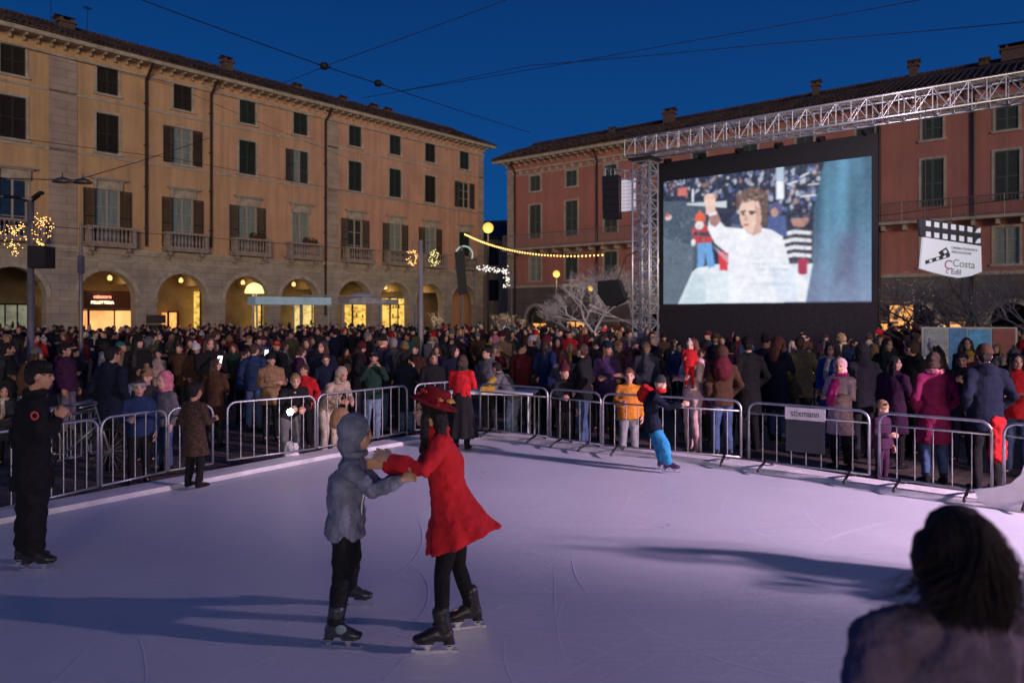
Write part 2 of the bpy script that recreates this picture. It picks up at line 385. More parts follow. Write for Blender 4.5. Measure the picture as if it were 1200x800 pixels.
def wall(mb, t0, t1, z0, z1, holes, y=0.0, rev=.2, mi=0):
    ts = sorted(set([t0, t1]+[h[0] for h in holes]+[h[1] for h in holes])); zs = sorted(set([z0, z1]+[h[2] for h in holes]+[h[3] for h in holes]))
    ts = [t for t in ts if t0 <= t <= t1]; zs = [z for z in zs if z0 <= z <= z1]
    for i in range(len(ts)-1):
        for j in range(len(zs)-1):
            ct = (ts[i]+ts[i+1])/2; cz = (zs[j]+zs[j+1])/2
            if any(h[0] < ct < h[1] and h[2] < cz < h[3] for h in holes): continue
            mb.face([(ts[i], y, zs[j]), (ts[i+1], y, zs[j]), (ts[i+1], y, zs[j+1]), (ts[i], y, zs[j+1])], mi)
    for a, b, c, d in holes:
        mb.face([(a, y, c), (a, y, d), (a, y+rev, d), (a, y+rev, c)], mi); mb.face([(b, y, c), (b, y+rev, c), (b, y+rev, d), (b, y, d)], mi)
        mb.face([(a, y, d), (b, y, d), (b, y+rev, d), (a, y+rev, d)], mi); mb.face([(a, y, c), (a, y+rev, c), (b, y+rev, c), (b, y, c)], mi)

_wc = {}
def shutter_mesh(w, h):
    k = ('s', round(w, 2), round(h, 2))
    if k not in _wc:
        mb = MB(); mb.box(0, .05, -.02, .02, 0, h); mb.box(w-.05, w, -.02, .02, 0, h); mb.box(.05, w-.05, -.02, .02, 0, .07); mb.box(.05, w-.05, -.02, .02, h-.07, h); mb.box(.05, w-.05, -.02, .02, h*.48, h*.48+.06)
        n = int(h/.075)
        for i in range(n):
            z = .08+(h-.16)*i/n; mb.obox(((w)/2, 0, z+.02), (w/2-.05, 0, 0), (0, .014, -.018), (0, .003, .004))
        _wc[k] = mb.mesh('shutter', [SHUT])
    return _wc[k]
def window(root, t, z0, z1, w, shut='closed', glass=GLASS, ped=False, door=False, smat=SHUT, sill=True):
    h = z1-z0; k = ('w', round(w, 2), round(h, 2), ped, sill)
    if k not in _wc:
        mb = MB(); f = .13
        mb.box(-w/2-f, -w/2, -.035, .02, 0, h); mb.box(w/2, w/2+f, -.035, .02, 0, h); mb.box(-w/2-f, w/2+f, -.04, .02, h, h+f)
        if sill: mb.box(-w/2-f-.07, w/2+f+.07, -.11, .02, -.12, 0)
        if ped:
            mb.box(-w/2-f, w/2+f, -.03, .02, h+f+.003, h+f+.36); mb.box(-w/2-f-.12, w/2+f+.12, -.2, .02, h+f+.36, h+f+.43); mb.box(-w/2-f-.22, w/2+f+.22, -.3, .02, h+f+.43, h+f+.52)
            for s in (-1, 1): mb.box(s*(w/2+f/2)-.07, s*(w/2+f/2)+.07, -.16, -.031, h+f-.15, h+f+.35)
        _wc[k] = mb.mesh('window', [TRIM])
    o = link('window', _wc[k], root); o.location = (t, -.003, z0)
    kg = ('g', round(w, 2), round(h, 2), glass.name)
    if kg not in _wc:
        mb = MB(); mb.face([(-w/2, .13, 0), (w/2, .13, 0), (w/2, .13, h), (-w/2, .13, h)], 0)
        for a in (-w/2+.03, -.025, .025, w/2-.03): mb.box(a-.025, a+.025, .08, .125, 0, h, 1)
        for zz in (0.03, h*.36, h*.68, h-.03): mb.box(-w/2, w/2, .09, .123, zz-.02, zz+.02, 1)
        _wc[kg] = mb.mesh('glass_pane', [glass, WOODW])
    if shut != 'closed':
        link('glass_pane', _wc[kg], o)
    if shut == 'closed':
        for s in (-1, 1):
            q = link('shutter', shutter_mesh(w/2-.01, h-.02), o, smat); q.location = (-w/2+.005 if s < 0 else .005, .05, .01)
    elif shut == 'open':
        for s in (-1, 1):
            q = link('shutter', shutter_mesh(w/2-.01, h-.02), o, smat)
            q.location = (s*w/2+(-w/2-.01 if s < 0 else .01), -.075, .01)
    elif shut == 'half':
        q = link('shutter', shutter_mesh(w/2-.01, h-.02), o, smat); q.location = (.005, .05, .01)
        q = link('shutter', shutter_mesh(w/2-.01, h-.02), o, smat); q.location = (-w-.01, -.075, .01)
    return o
def balcony(root, t, z0, w, depth=.75):
    k = ('b', round(w, 2))
    if k not in _wc:
        mb = MB(); mb.box(-w/2, w/2, -depth, -.003, 0, .14); mb.box(-w/2-.05, w/2+.05, -depth-.05, -.003, .14, .2)
        for s in (-1, 1):
            mb.prism([(s*(w/2-.3)-.09, -.0), (s*(w/2-.3)+.09, -.0), (s*(w/2-.3)+.09, -.45), (s*(w/2-.3)-.09, -.45)], -.2, -.003)
            mb.box(s*(w/2-.3)-.085, s*(w/2-.3)+.085, -depth*.75, -.2, -.22, -.001)
        slab = mb.mesh('balcony', [BAL])
        mb = MB(); 
        for s in (-1, 1): mb.box(s*(w/2-.1)-.1, s*(w/2-.1)+.1, -depth, -depth+.2, .203, 1.0)
        mb.box(-w/2-.02, w/2+.02, -depth-.03, -depth+.2, 1.0, 1.12); mb.box(-w/2+.2, w/2-.2, -depth+.02, -depth+.17, .203, .28)
        n = int((w-.4)/.2)
        for i in range(n):
            x = -w/2+.2+(w-.4)*(i+.5)/n
            mb.lathe([(.045, 0), (.03, .06), (.06, .22), (.062, .3), (.03, .5), (.03, .6), (.05, .72)], (x, -depth+.1, .28), n=8)
        for s in (-1, 1):
            mb.box(s*(w/2-.08)-.07, s*(w/2-.08)+.07, -depth+.2, -.01, 1.003, 1.117)
            for j in range(2): mb.lathe([(.045, 0), (.03, .06), (.06, .22), (.062, .3), (.03, .5), (.03, .6), (.05, .8)], (s*(w/2-.08), -depth+.33+j*.2, .2), n=8)
        _wc[k] = (slab, mb.mesh('balustrade', [BAL]))
    o = link('balcony', _wc[k][0], root); o.location = (t, 0, z0)
    link('balustrade', _wc[k][1], o); return o
def arches(mb, ring, tc, r, zs, t0, t1, z0, z1, th=.7):
    # front wall with round-headed openings
    n = 20; edges = [t0]
    for c in tc: edges += [c-r, c+r]
    edges.append(t1)
    for i in range(0, len(edges), 2):
        a, b = edges[i], edges[i+1]
        if b-a > .01: mb.face([(a, 0, z0), (b, 0, z0), (b, 0, z1), (a, 0, z1)])
    for c in tc:
        pts = [(c-r*math.cos(PI*k/n), zs+r*math.sin(PI*k/n)) for k in range(n+1)]
        for k in range(n):
            a, b = pts[k], pts[k+1]
            mb.face([(a[0], 0, a[1]), (b[0], 0, b[1]), (b[0], 0, z1), (a[0], 0, z1)])
            mb.face([(a[0], 0, a[1]), (a[0], th, a[1]), (b[0], th, b[1]), (b[0], 0, b[1])])
        for x in (c-r, c+r): mb.face([(x, 0, z0), (x, th, z0), (x, th, zs), (x, 0, zs)])
        # back face of the arcade wall above the openings
        for k in range(n):
            a, b = pts[k], pts[k+1]
            mb.face([(a[0], th, a[1]), (b[0], th, b[1]), (b[0], th, z1), (a[0], th, z1)])
        q0 = [(c-(r+.0)*math.cos(PI*k/n), zs+(r+.0)*math.sin(PI*k/n)) for k in range(n+1)]
        q1 = [(c-(r+.24)*math.cos(PI*k/n), zs+(r+.24)*math.sin(PI*k/n)) for k in range(n+1)]
        for k in range(n):
            ring.add([(q0[k][0], -.045, q0[k][1]), (q0[k+1][0], -.045, q0[k+1][1]), (q1[k+1][0], -.045, q1[k+1][1]), (q1[k][0], -.045, q1[k][1]),
                      (q0[k][0], -.002, q0[k][1]), (q0[k+1][0], -.002, q0[k+1][1]), (q1[k+1][0], -.002, q1[k+1][1]), (q1[k][0], -.002, q1[k][1])],
                     [(0, 1, 2, 3), (0, 4, 5, 1), (3, 2, 6, 7)])
    for i in range(0, len(edges), 2):
        a, b = edges[i], edges[i+1]
        if b-a > .01:
            ring.box(a-.05, b+.05, -.07, -.004, zs-.22, zs-.04); ring.box(a-.05, b+.05, -.06, -.003, z0, z0+.35)
            mb.face([(a, th, z0), (b, th, z0), (b, th, z1), (a, th, z1)])
def chimney(root, x, y, z, w=.6, h=1.1):
    mb = MB(); mb.box(x-w/2, x+w/2, y-w/2, y+w/2, z, z+h); mb.box(x-w/2-.1, x+w/2+.1, y-w/2-.1, y+w/2+.1, z+h, z+h+.12)
    for s in (-1, 1): mb.box(x+s*w/2*.7-.06, x+s*w/2*.7+.06, y-w/2, y+w/2, z+h+.12, z+h+.3)
    mb.face([(x-w/2-.15, y-w/2-.15, z+h+.3), (x+w/2+.15, y-w/2-.15, z+h+.3), (x+w/2+.15, y, z+h+.5), (x-w/2-.15, y, z+h+.5)]); mb.face([(x-w/2-.15, y, z+h+.5), (x+w/2+.15, y, z+h+.5), (x+w/2+.15, y+w/2+.15, z+h+.3), (x-w/2-.15, y+w/2+.15, z+h+.3)])
    mb.build('chimney', mat('chimney_brick', (.12, .075, .06), .9), root)
def roofbox(root, t0, t1, ze, depth, over=.8, slope=.43, rid=4.4, brk=.62):
    # cornice, modillions, gutter, tiled roof
    mb = MB(); mb.box(t0-over*.6, t1+over*.6, -over+.02, .02, ze-.06, ze+.02); mb.box(t0-.1, t1+.1, -.14, -.003, ze-.75, ze-.62); mb.box(t0-over, t1+over, -over, -over+.08, ze-.02, ze+.2)
    n = int((t1-t0)/brk)
    for i in range(n+1):
        x = t0+(t1-t0)*i/n
        mb.prism([(x-.05, ze-.061), (x+.05, ze-.061), (x+.05, ze-.17), (x-.05, ze-.17)], -over*.8, -.15); mb.box(x-.05, x+.05, -.2, -.005, ze-.34, ze-.173)
    mb.build('cornice', TRIM, root)
    mb = MB(); r = rid; zr = ze+.2+(r+over)*slope
    ns = int((t1-t0)/1.2); prev = None
    for i in range(ns+1):
        x = t0-over-.05+(t1-t0+2*over+.1)*i/ns; w = .05*math.sin(i*1.7)+.04*math.sin(i*.6)
        cur = [(x, -over-.12, ze+.16), (x, -over-.12, ze+.27), (x, r, zr+w), (x, r+8, ze)]
        if prev:
            for a in range(3): mb.face([prev[a], cur[a], cur[a+1], prev[a+1]])
        prev = cur
    mb.box(t0-over, t1+over, r-.15, r+.15, zr-.02, zr+.12)
    for i in range(int((t1-t0)/.35)):                     # rows of pan-and-cover tiles at the eaves
        x = t0-over+.2+i*.35; mb.tube([(x, -over-.2, ze+.3), (x, r*.5, ze+.3+(r*.5+over+.1)*slope)], [.07, .07], 5)
    mb.build('roof', TILE, root)
    return lambda y: ze+.2+(y+over)*slope
def shopfront(root, t, y, w, z0, z1, glowm, mull=2, frame=DSTEEL, shelves=2, seed=0, name='shop_window', dep=1.0):
    rs = random.Random(seed); mb = MB()
    mb.box(t-w/2-.1, t-w/2, y-.12, y, z0, z1+.1); mb.box(t+w/2, t+w/2+.1, y-.12, y, z0, z1+.1); mb.box(t-w/2, t+w/2, y-.12, y, z1, z1+.1); mb.box(t-w/2, t+w/2, y-.12, y, z0, z0+.15)
    for i in range(1, mull): x = t-w/2+w*i/mull; mb.box(x-.03, x+.03, y-.11, y-.02, z0+.15, z1)
    o = mb.build(name, frame, root)
    mb = MB(); mb.face([(t-w/2, y+dep, z0), (t+w/2, y+dep, z0), (t+w/2, y+dep, z1), (t-w/2, y+dep, z1)])
    mb.face([(t-w/2, y, z1), (t+w/2, y, z1), (t+w/2, y+dep, z1), (t-w/2, y+dep, z1)]); mb.face([(t-w/2, y, z0), (t-w/2, y+dep, z0), (t-w/2, y+dep, z1), (t-w/2, y, z1)]); mb.face([(t+w/2, y, z0), (t+w/2, y+dep, z0), (t+w/2, y+dep, z1), (t+w/2, y, z1)])
    mb.build('lit_interior', glowm, o)
    mb = MB()
    for j in range(shelves):
        zz = z0+(z1-z0)*(j+.8)/(shelves+.8); mb.box(t-w/2+.1, t+w/2-.1, y+dep*.4, y+dep*.75, zz, zz+.03)
        for i in range(int(w/.28)):
            x = t-w/2+.25+i*.28+rs.uniform(-.05, .05); hh = rs.uniform(.1, .4)
            if rs.random() < .7: mb.lathe([(.05*min(1,dep*2), 0), (.08*min(1,dep*2), hh*.4), (.05*min(1,dep*2), hh*.8), (.02, hh)], (x, y+dep*.55, zz+.031), 6)
    mb.build('goods_shelf', mat('goods', (.25, .1, .05), .6, col2=(.05, .03, .02), scale=9), o)
    return o

# ---- left building : local x along facade (into the distance), -y towards the square
CL = 58.08
def DL(x): return CL/(.872-(x-600)/F)
def TL(x): return (DL(x)-37)*1.3268
p0 = V((PX(0, 37.0), 37.0, 0)); angL = math.atan2(1, .872)
p0L = p0.copy()
LB = empty('portico_palazzo', p0, angL, 'long four storey ochre palazzo with round arched portico and stone balconies', 'building')
bays = [TL(x) for x in (15, 126, 214, 290, 352, 416, 463, 504, 544)]; bays = [bays[0]-4.3]+bays
t0, t1 = -6.5, TL(566)
ze = 16.5
holes = []
zA = (14.3, 15.75); z2 = (11.05, 13.2); z1_ = (6.05, 9.0)
for b in bays:
    holes += [(b-.55, b+.55, *zA), (b-.58, b+.58, *z2), (b-.62, b+.62, *z1_)]
mb = MB(); wall(mb, t0, t1, 5.75, ze, holes)
for a in (t0, t1): mb.face([(a, 0, -.18), (a, 12, -.18), (a, 12, ze), (a, 0, ze)])
mb.face([(t0, 12, -.18), (t1, 12, -.18), (t1, 12, ze), (t0, 12, ze)])
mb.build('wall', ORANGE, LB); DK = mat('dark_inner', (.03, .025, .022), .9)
mb = MB(); mb.face([(t0, .22, 5.75), (t1, .22, 5.75), (t1, .22, ze-.3), (t0, .22, ze-.3)]); mb.build('dark_backing', DK, LB)  # flat dark sheet behind the openings, its colour stands in for unlit interiors
mb = MB(); ring = MB(); rr = 1.5
arches(mb, ring, bays, rr, 3.02, t0, t1, -.18, 5.45); mb.build('arcade_wall', STONE, LB)
ring.box(t0-.1, t1+.1, -.12, -.003, 5.45, 5.58); ring.box(t0-.15, t1+.15, -.2, -.003, 5.58, 5.75); ring.box(t0, t1, -.06, -.002, 5.0, 5.12)
ring.build('arcade_mouldings', TRIM, LB)
mb = MB()
for z in (10.75, 13.85): mb.box(t0, t1, -.05, -.002, z, z+.13)
mb.build('string_course', TRIM, LB)
mb = MB(); mb.box(t0+.02, t1-.02, .71, 4.4, 5.0, 5.08); mb.face([(t0, 4.5, -.18), (t1, 4.5, -.18), (t1, 4.5, 5.0), (t0, 4.5, 5.0)])
for b0, b1 in zip(bays[:-1], bays[1:]):      # cross walls hold the vault ribs
    c = (b0+b1)/2; mb.box(c-.35, c+.35, .705, 4.45, 3.9, 4.99)
mb.build('portico_back_wall', CEIL, LB)
mb = MB(); mb.box(t0, t1, .0, 4.5, -.18, -.10); mb.build('portico_floor', FLOORM, LB)
for a, b in ((TL(57), TL(90)), (TL(383), TL(396)), (t1-.6, t1+.02)):
    mb = MB(); mb.box(a, b, -.05, -.004, 5.76, ze-.76); mb.build('rusticated_strip', RUST, LB)
sh2 = ['closed', 'closed', 'closed', 'open', 'closed', 'half', 'closed', 'closed', 'closed', 'open']
sh1 = ['open', 'none', 'open', 'open', 'open', 'none', 'open', 'open', 'open', 'closed']
gl1 = [GLASS, GLASS, CURT, CURT, CURT, CURT, GLASS, CURT, CURT, GLASS]
for i, b in enumerate(bays):
    sm = SHUTG if i in (4, 5, 6, 7, 9) else SHUT
    window(LB, b, *zA, 1.1, 'closed', smat=sm)
    window(LB, b, *z2, 1.16, sh2[i], CURT if i in (3, 5) else GLASS, smat=sm)
    window(LB, b, *z1_, 1.24, sh1[i], gl1[i], ped=True, smat=sm, sill=False)
    balcony(LB, b, 5.78, 2.5)
for x, zb in ((170, 6.0), (246, 6.2), (380, 2.0)):
    t = TL(x); mb = MB(); mb.tube([(t+.15, -.7, ze-.05), (t+.1, -.4, ze-.5), (t, -.16, ze-.9), (t, -.16, zb)], .075, 8)
    for zz in np.arange(zb+1, ze-1.5, 2.4): mb.box(t-.1, t+.1, -.2, -.003, zz, zz+.05)
    mb.build('downpipe', PIPE, LB)
rz_ = roofbox(LB, t0, t1, ze, 12)
for x, yy, w_, h_ in ((108, 4.2, .8, .5), (302, 4.0, .6, .8), (383, 3.6, .5, .3), (437, 3.6, .4, .3), (475, 3.8, .5, .3), (492, 3.8, .5, .3)): chimney(LB, TL(x), yy, rz_(yy)-.3, w_, h_)
for x in (100, 145):                                # television aerials
    mb = MB(); t = TL(x); mb.tube([(t, 5.5, rz_(4)), (t, 5.5, rz_(4)+2.2)], .02, 5)
    for k in range(5): mb.tube([(t-.3+k*.03, 5.3+k*.1, rz_(4)+2.1), (t+.3-k*.03, 5.3+k*.1, rz_(4)+2.1)], .012, 4)
    mb.build('roof_aerial', DSTEEL, LB)
# flower boxes on two balconies
for i in (4, 5):
    mb = MB(); mb.box(bays[i]-.2, bays[i]+.9, -.74, -.58, 6.92, 7.1)
    for k in range(26):
        c = V((bays[i]-.2+1.1*random.random(), -.66+random.uniform(-.1, .1), 7.12+random.random()*.15)); mb.ell(c, (.05, .05, .05), nu=6, nv=4)
    mb.build('flower_box', mat('box_plants', (.1, .03, .02), .8, col2=(.03, .04, .02), scale=20), LB)
# shops behind the arches
WARM = shopglow('shop_warm', (.62, .22, .06), (1, .50, .18), 1.35, .5, .4)
GRN = shopglow('shop_yellowgreen', (.35, .26, .06), (.9, .66, .24), 1.0)
YEL = shopglow('shop_yellow', (.25, .12, .02), (.95, .60, .12), 1.15)
ORG = shopglow('shop_orange', (.6, .22, .04), (.95, .42, .12), 1.3)
PALE = shopglow('shop_pale', (.25, .27, .2), (.6, .62, .42), .3)
def TX(x, d, p=None, ang=None):            # facade coordinate seen at photo column x on a plane d behind the facade
    p = p0L if p is None else p; ang = angL if ang is None else ang
    u = V((math.cos(ang), math.sin(ang), 0)); inn_ = V((-u.y, u.x, 0)); r = V(((x-600)/F, 1, 0)); q = V((p.x, p.y, 0)); s_ = (d+q.dot(inn_))/r.dot(inn_); return (r*s_-q).dot(u)
for i_, (xa, xb, za_, zb_, gm_, ml_, sh_) in enumerate(((-12, 31, .3, 2.6, PALE, 3, 1), (101, 158, .0, 2.3, WARM, 2, 0), (194, 203, .0, 2.2, ORG, 1, 2), (232, 240, .0, 3.6, YEL, 1, 2), (303, 312, .2, 2.7, YEL, 1, 2), (350, 372, .0, 2.9, GRN, 2, 1), (409, 427, .9, 3.0, YEL, 1, 1), (453, 470, .3, 3.4, YEL, 2, 3), (542, 552, .0, 2.6, ORG, 2, 1), (415, 424, .0, .8, GRN, 1, 0))):
    ta, tb_ = TX(xa, 3.9), TX(xb, 3.9); shopfront(LB, (ta+tb_)/2, 3.45, max(.5, tb_-ta), za_, zb_, gm_, ml_, seed=i_, shelves=sh_)
# fascia with lettering above the warm shop
mb = MB(); fx0, fx1 = TX(99, 3.3), TX(160, 3.3); mb.box(fx0, fx1, 3.3, 3.44, 2.42, 3.5); fas = mb.build('shop_fascia', mat('fascia_brown', (.08, .025, .012), .5), LB)
for txt, zz, sz, gm in (('calzature', 3.05, .27, glow('letters_red', (1, .25, .15), 3)), ('PELLETTERIA', 2.72, .22, glow('letters_cream', (1, .8, .5), 3))):
    o = link('lettering', textmesh(txt, sz, .01, .006), fas, gm, Matrix.Translation((TX(120, 3.3), 3.28, zz)) @ Matrix.Rotation(PI/2, 4, 'X'))
# dark plaque on the pier
mb = MB(); tpl = TL(182); mb.box(tpl-.55, tpl+.55, -.12, -.08, .95, 1.5); mb.box(tpl-.55, tpl+.55, -.12, -.08, 1.56, 2.05); mb.build('stone_plaque', mat('plaque', (.06, .045, .045), .4), LB)
# lit portico lanterns
LANT = glow('lantern_glow', (1, .62, .22), 1.6)
for i in (2, 3, 4, 5, 7, 8):
    mb = MB(); mb.tube([(bays[i]+1.0, 2.4, 4.98), (bays[i]+1.0, 2.4, 4.4)], .015, 5, 0); mb.lathe([(.02, .3), (.12, .22), (.14, .05), (.08, 0)], (bays[i]+1.0, 2.4, 4.1), 8, mi=1)
    o = mb.build('portico_lantern', [DSTEEL, LANT], LB)
    ld = bpy.data.lights.new('lantern_light', 'POINT'); ld.energy = 20; ld.color = (1, .66, .3); ld.shadow_soft_size = .15
    lo = bpy.data.objects.new('lantern_light', ld); COL.objects.link(lo); lo.parent = LB; lo.location = (bays[i]+1.0, 2.4, 3.9)

# ---- right building
CR = 75.0
def DR(x): return CR/(1.256+(x-600)/F)
def TR(x): return (60.0-DR(x))*1.6055
pr = V((PX(595, 60.0), 60.0, 0)); angR = math.atan2(-1, 1.256)
RB = empty('red_palazzo', pr, angR, 'long dark red palazzo behind the film screen with an iron railed balcony', 'building')
cols = [2.8+3.46*i for i in range(12)]; t0, t1 = 0.0, 44.0; ze = 14.35
holes = []
for c in cols: holes += [(c-.5, c+.5, 11.85, 13.05), (c-.55, c+.55, 8.1, 10.75), (c-.55, c+.55, 4.75, 6.7)]
mb = MB(); wall(mb, t0, t1, 4.4, ze, holes)
for a in (t0, t1): mb.face([(a, 0, -.18), (a, 12, -.18), (a, 12, ze), (a, 0, ze)])
mb.face([(t0, 12, -.18), (t1, 12, -.18), (t1, 12, ze), (t0, 12, ze)]); mb.build('wall', PINK, RB)
mb = MB(); mb.face([(t0, .22, 4.4), (t1, .22, 4.4), (t1, .22, ze-.3), (t0, .22, ze-.3)]); mb.build('dark_backing', DK, RB)
GREYST = brickmat('base_stone_grey', (.17, .15, .14), (.14, .125, .12), (.07, .06, .06), 1.0, 1.1, .42, .012, .5)
mb = MB(); ring = MB(); ac = [cols[0]+.1, cols[3], cols[5]+.4, cols[8]-.8, cols[9]+.2, cols[11]]
arches(mb, ring, ac, .95, 1.75, t0, t1, -.18, 4.2, .6); mb.build('ground_floor_wall', GREYST, RB)
ring.box(t0, t1, -.1, -.003, 4.2, 4.4); ring.build('ground_floor_mouldings', TRIM, RB)
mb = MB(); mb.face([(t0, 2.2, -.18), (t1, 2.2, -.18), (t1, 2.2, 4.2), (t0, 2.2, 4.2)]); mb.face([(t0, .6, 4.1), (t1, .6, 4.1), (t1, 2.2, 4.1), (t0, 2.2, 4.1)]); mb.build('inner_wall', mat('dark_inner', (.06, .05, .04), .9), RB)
mb = MB(); mb.box(t0, .75, -.06, -.004, 4.41, ze-.76); mb.build('corner_quoins', RUST, RB)
mb = MB(); mb.box(t0, t1, -.04, -.002, 13.2, 13.3)
n = 60
for i in range(n):
    x = .5+(t1-1)*i/n; mb.box(x, x+.22, -.08, -.002, 13.32, 13.58)
mb.build('frieze', TRIM, RB)
SHUTR = mat('shutter_grey_green', (.10, .135, .135), .7, stretch=(1, 1, 24), scale=3, var=.5)
for i, c in enumerate(cols):
    window(RB, c, 11.85, 13.05, 1.0, 'closed', smat=SHUTR); window(RB, c, 8.1, 10.75, 1.1, 'closed', smat=SHUTR, sill=False); window(RB, c, 4.75, 6.7, 1.1, 'closed' if i % 3 else 'none', CURT, smat=SHUTR)
# long iron-railed balcony
mb = MB(); mb.box(t0+.2, t1, -1.0, -.003, 7.15, 7.3)
for i in range(40): mb.box(.5+i*1.1, .66+i*1.1, -.7, -.004, 6.85, 7.149)
bo = mb.build('long_balcony', TRIM, RB)
mb = MB(); yy = -.96
mb.tube([(t0+.3, yy, 8.35), (t1, yy, 8.35)], .035, 6); mb.tube([(t0+.3, yy, 7.42), (t1, yy, 7.42)], .02, 5)
x = t0+.3
while x < t1: mb.tube([(x, yy, 7.3), (x, yy, 8.35)], .012, 4, caps=False); x += .16
for k in range(18): mb.tube([(t0+.3+k*2.4, yy, 7.3), (t0+.3+k*2.4, yy, 8.4)], .03, 6)
mb.build('iron_railing', mat('railing_paint', (.24, .2, .2), .5, .3), bo)
for x in (604, 700, 1030, 1140):
    t = TR(x)+.05; mb = MB(); mb.tube([(t, -.7, ze-.05), (t, -.14, ze-.8), (t, -.14, .2)], .07, 8); mb.build('downpipe', PIPE, RB)
rz_ = roofbox(RB, t0, t1, ze, 12, over=.9, slope=.42, rid=4.7)
for x, yy, w_, h_ in ((690, 3.4, .3, .3), (757, 3.6, .7, .9), (930, 4.6, .4, .8), (1052, 4.6, .45, .9), (1143, 4, .3, .3), (1188, 4.8, 1.8, .6)): chimney(RB, TR(x), yy, rz_(yy)-.3, w_, h_)
shopfront(RB, ac[0]-.3, 1.0, 3.4, -.1, 1.35, ORG, 2, seed=11); shopfront(RB, TR(676), -.14, 1.6, .1, 1.5, ORG, 2, seed=12, dep=.1)
for x, w_, zz, g_ in ((1037, .55, 1.55, ORG), (1057, 1.2, 2.6, ORG), (1102, .6, 1.5, ORG), (1123, .75, 1.7, WARM)):
    shopfront(RB, TR(x), -.14, w_, .9 if w_ < 1 else .4, zz, g_, 1, seed=int(x), shelves=1, dep=.1)
mb = MB(); mb.prism([(ac[0]-.95+1.9*k/12, 1.35+.0) for k in (0, 12)]+[(ac[0]+.95*math.cos(PI*k/12), 1.75+.95*math.sin(PI*k/12)) for k in range(0, 13)], .3, .36); mb.build('fanlight', GLASS, RB)
# ---- low building between the two
BB = empty('low_orange_house', P(560, 368, 84)*1.0-V((0, 0, CZ)), math.atan2(-.25, 1), 'low orange house with dark roof seen in the gap between the two palazzi', 'building')
mb = MB(); hs = [(c-.7, c+.7, a, a+2.4) for c in (1.8, 5.0, 8.2) for a in (3.6, 7.6)]
wall(mb, -3, 14, -.18, 10.6, hs); mb.face([(-3, 0, -.18), (-3, 8, -.18), (-3, 8, 10.6), (-3, 0, 10.6)]); mb.build('wall', ORANGE, BB)
mb = MB(); mb.face([(-3, .22, 0), (14, .22, 0), (14, .22, 10.5), (-3, .22, 10.5)]); mb.build('dark_backing', DK, BB)
for a, b, c, d in hs: window(BB, (a+b)/2, c, d, 1.4, 'closed', smat=SHUTG)
mb = MB(); mb.box(-3.3, 14.3, -.5, 8, 10.6, 10.8); mb.face([(-3.4, -.6, 10.8), (14.4, -.6, 10.8), (14.4, 5, 13.4), (-3.4, 5, 13.4)]); mb.build('roof', TILE, BB)
# ================================================================== people
SKIN = mat('skin_light', (.62, .36, .26), .55, var=.12, scale=30, sss=.08)
SKIN2 = mat('skin_tan', (.48, .26, .17), .55, var=.12, scale=30, sss=.08)
HAIRC = {'dark': mat('hair_dark', (.012, .008, .007), .62, stretch=(30, 30, 2), scale=3, bump=.6, var=.5),
         'brown': mat('hair_brown', (.07, .035, .02), .45, stretch=(30, 30, 2), scale=3, bump=.6, var=.5),
         'blond': mat('hair_blond', (.36, .22, .10), .45, stretch=(30, 30, 2), scale=3, bump=.6, var=.4),
         'grey': mat('hair_grey', (.3, .28, .27), .5, stretch=(30, 30, 2), scale=3, bump=.6, var=.4),
         'red': mat('hair_auburn', (.16, .05, .025), .45, stretch=(30, 30, 2), scale=3, bump=.6, var=.4)}
EYEW = mat('eye', (.02, .015, .012), .2); LIP = mat('lips', (.38, .1, .09), .5)
FAB = {k: fabric(k, c) for k, c in {
    'black': (.012, .012, .014), 'charcoal': (.035, .035, .04), 'navy': (.008, .012, .03), 'dark blue': (.02, .04, .11), 'grey': (.13, .13, .14), 'pale grey': (.3, .3, .32),
    'maroon': (.10, .012, .02), 'red': (.5, .015, .02), 'plum': (.05, .015, .045), 'purple': (.05, .025, .09), 'brown': (.07, .035, .02), 'tan': (.28, .17, .09), 'beige': (.42, .33, .24),
    'olive': (.09, .085, .04), 'dark green': (.012, .04, .028), 'teal': (.02, .15, .15), 'bright blue': (.015, .09, .28), 'pink': (.6, .2, .26), 'pale pink': (.62, .42, .42), 'magenta': (.5, .03, .18),
    'white': (.62, .6, .6), 'orange': (.62, .22, .03), 'cream': (.55, .47, .36), 'mustard': (.42, .26, .03), 'denim': (.06, .10, .2), 'light denim': (.18, .25, .36)}.items()}

def std():
    return dict(pel=V((0, 0, .93)), waist=V((0, 0, 1.06)), chest=V((0, .01, 1.27)), neck=V((0, -.01, 1.46)), head=V((0, .025, 1.625)),
        shR=V((.175, -.01, 1.40)), shL=V((-.175, -.01, 1.40)), elR=V((.23, -.03, 1.12)), elL=V((-.23, -.03, 1.12)), wrR=V((.235, .07, .88)), wrL=V((-.235, .07, .88)),
        hiR=V((.085, 0, .90)), hiL=V((-.085, 0, .90)), knR=V((.10, .02, .49)), knL=V((-.10, .02, .49)), anR=V((.11, -.02, .09)), anL=V((-.11, -.02, .09)),
        toR=V((.13, .15, .03)), toL=V((-.13, .15, .03)), hf=V((0, 1, -.05)), hu=V((0, 0, 1)), hs=1.0)
def headmat(J):
    f = J['hf'].normalized(); u = J['hu']; r = f.cross(u).normalized(); u = r.cross(f).normalized()
    M = Matrix(((r.x, f.x, u.x), (r.y, f.y, u.y), (r.z, f.z, u.z))).to_4x4() @ Matrix.Scale(J['hs'], 4)
    M.translation = J['head']; return M
def lats(J):
    h = (J['hiR']-J['hiL']).normalized(); s = (J['shR']-J['shL']).normalized(); return h, s, (h+s).normalized()

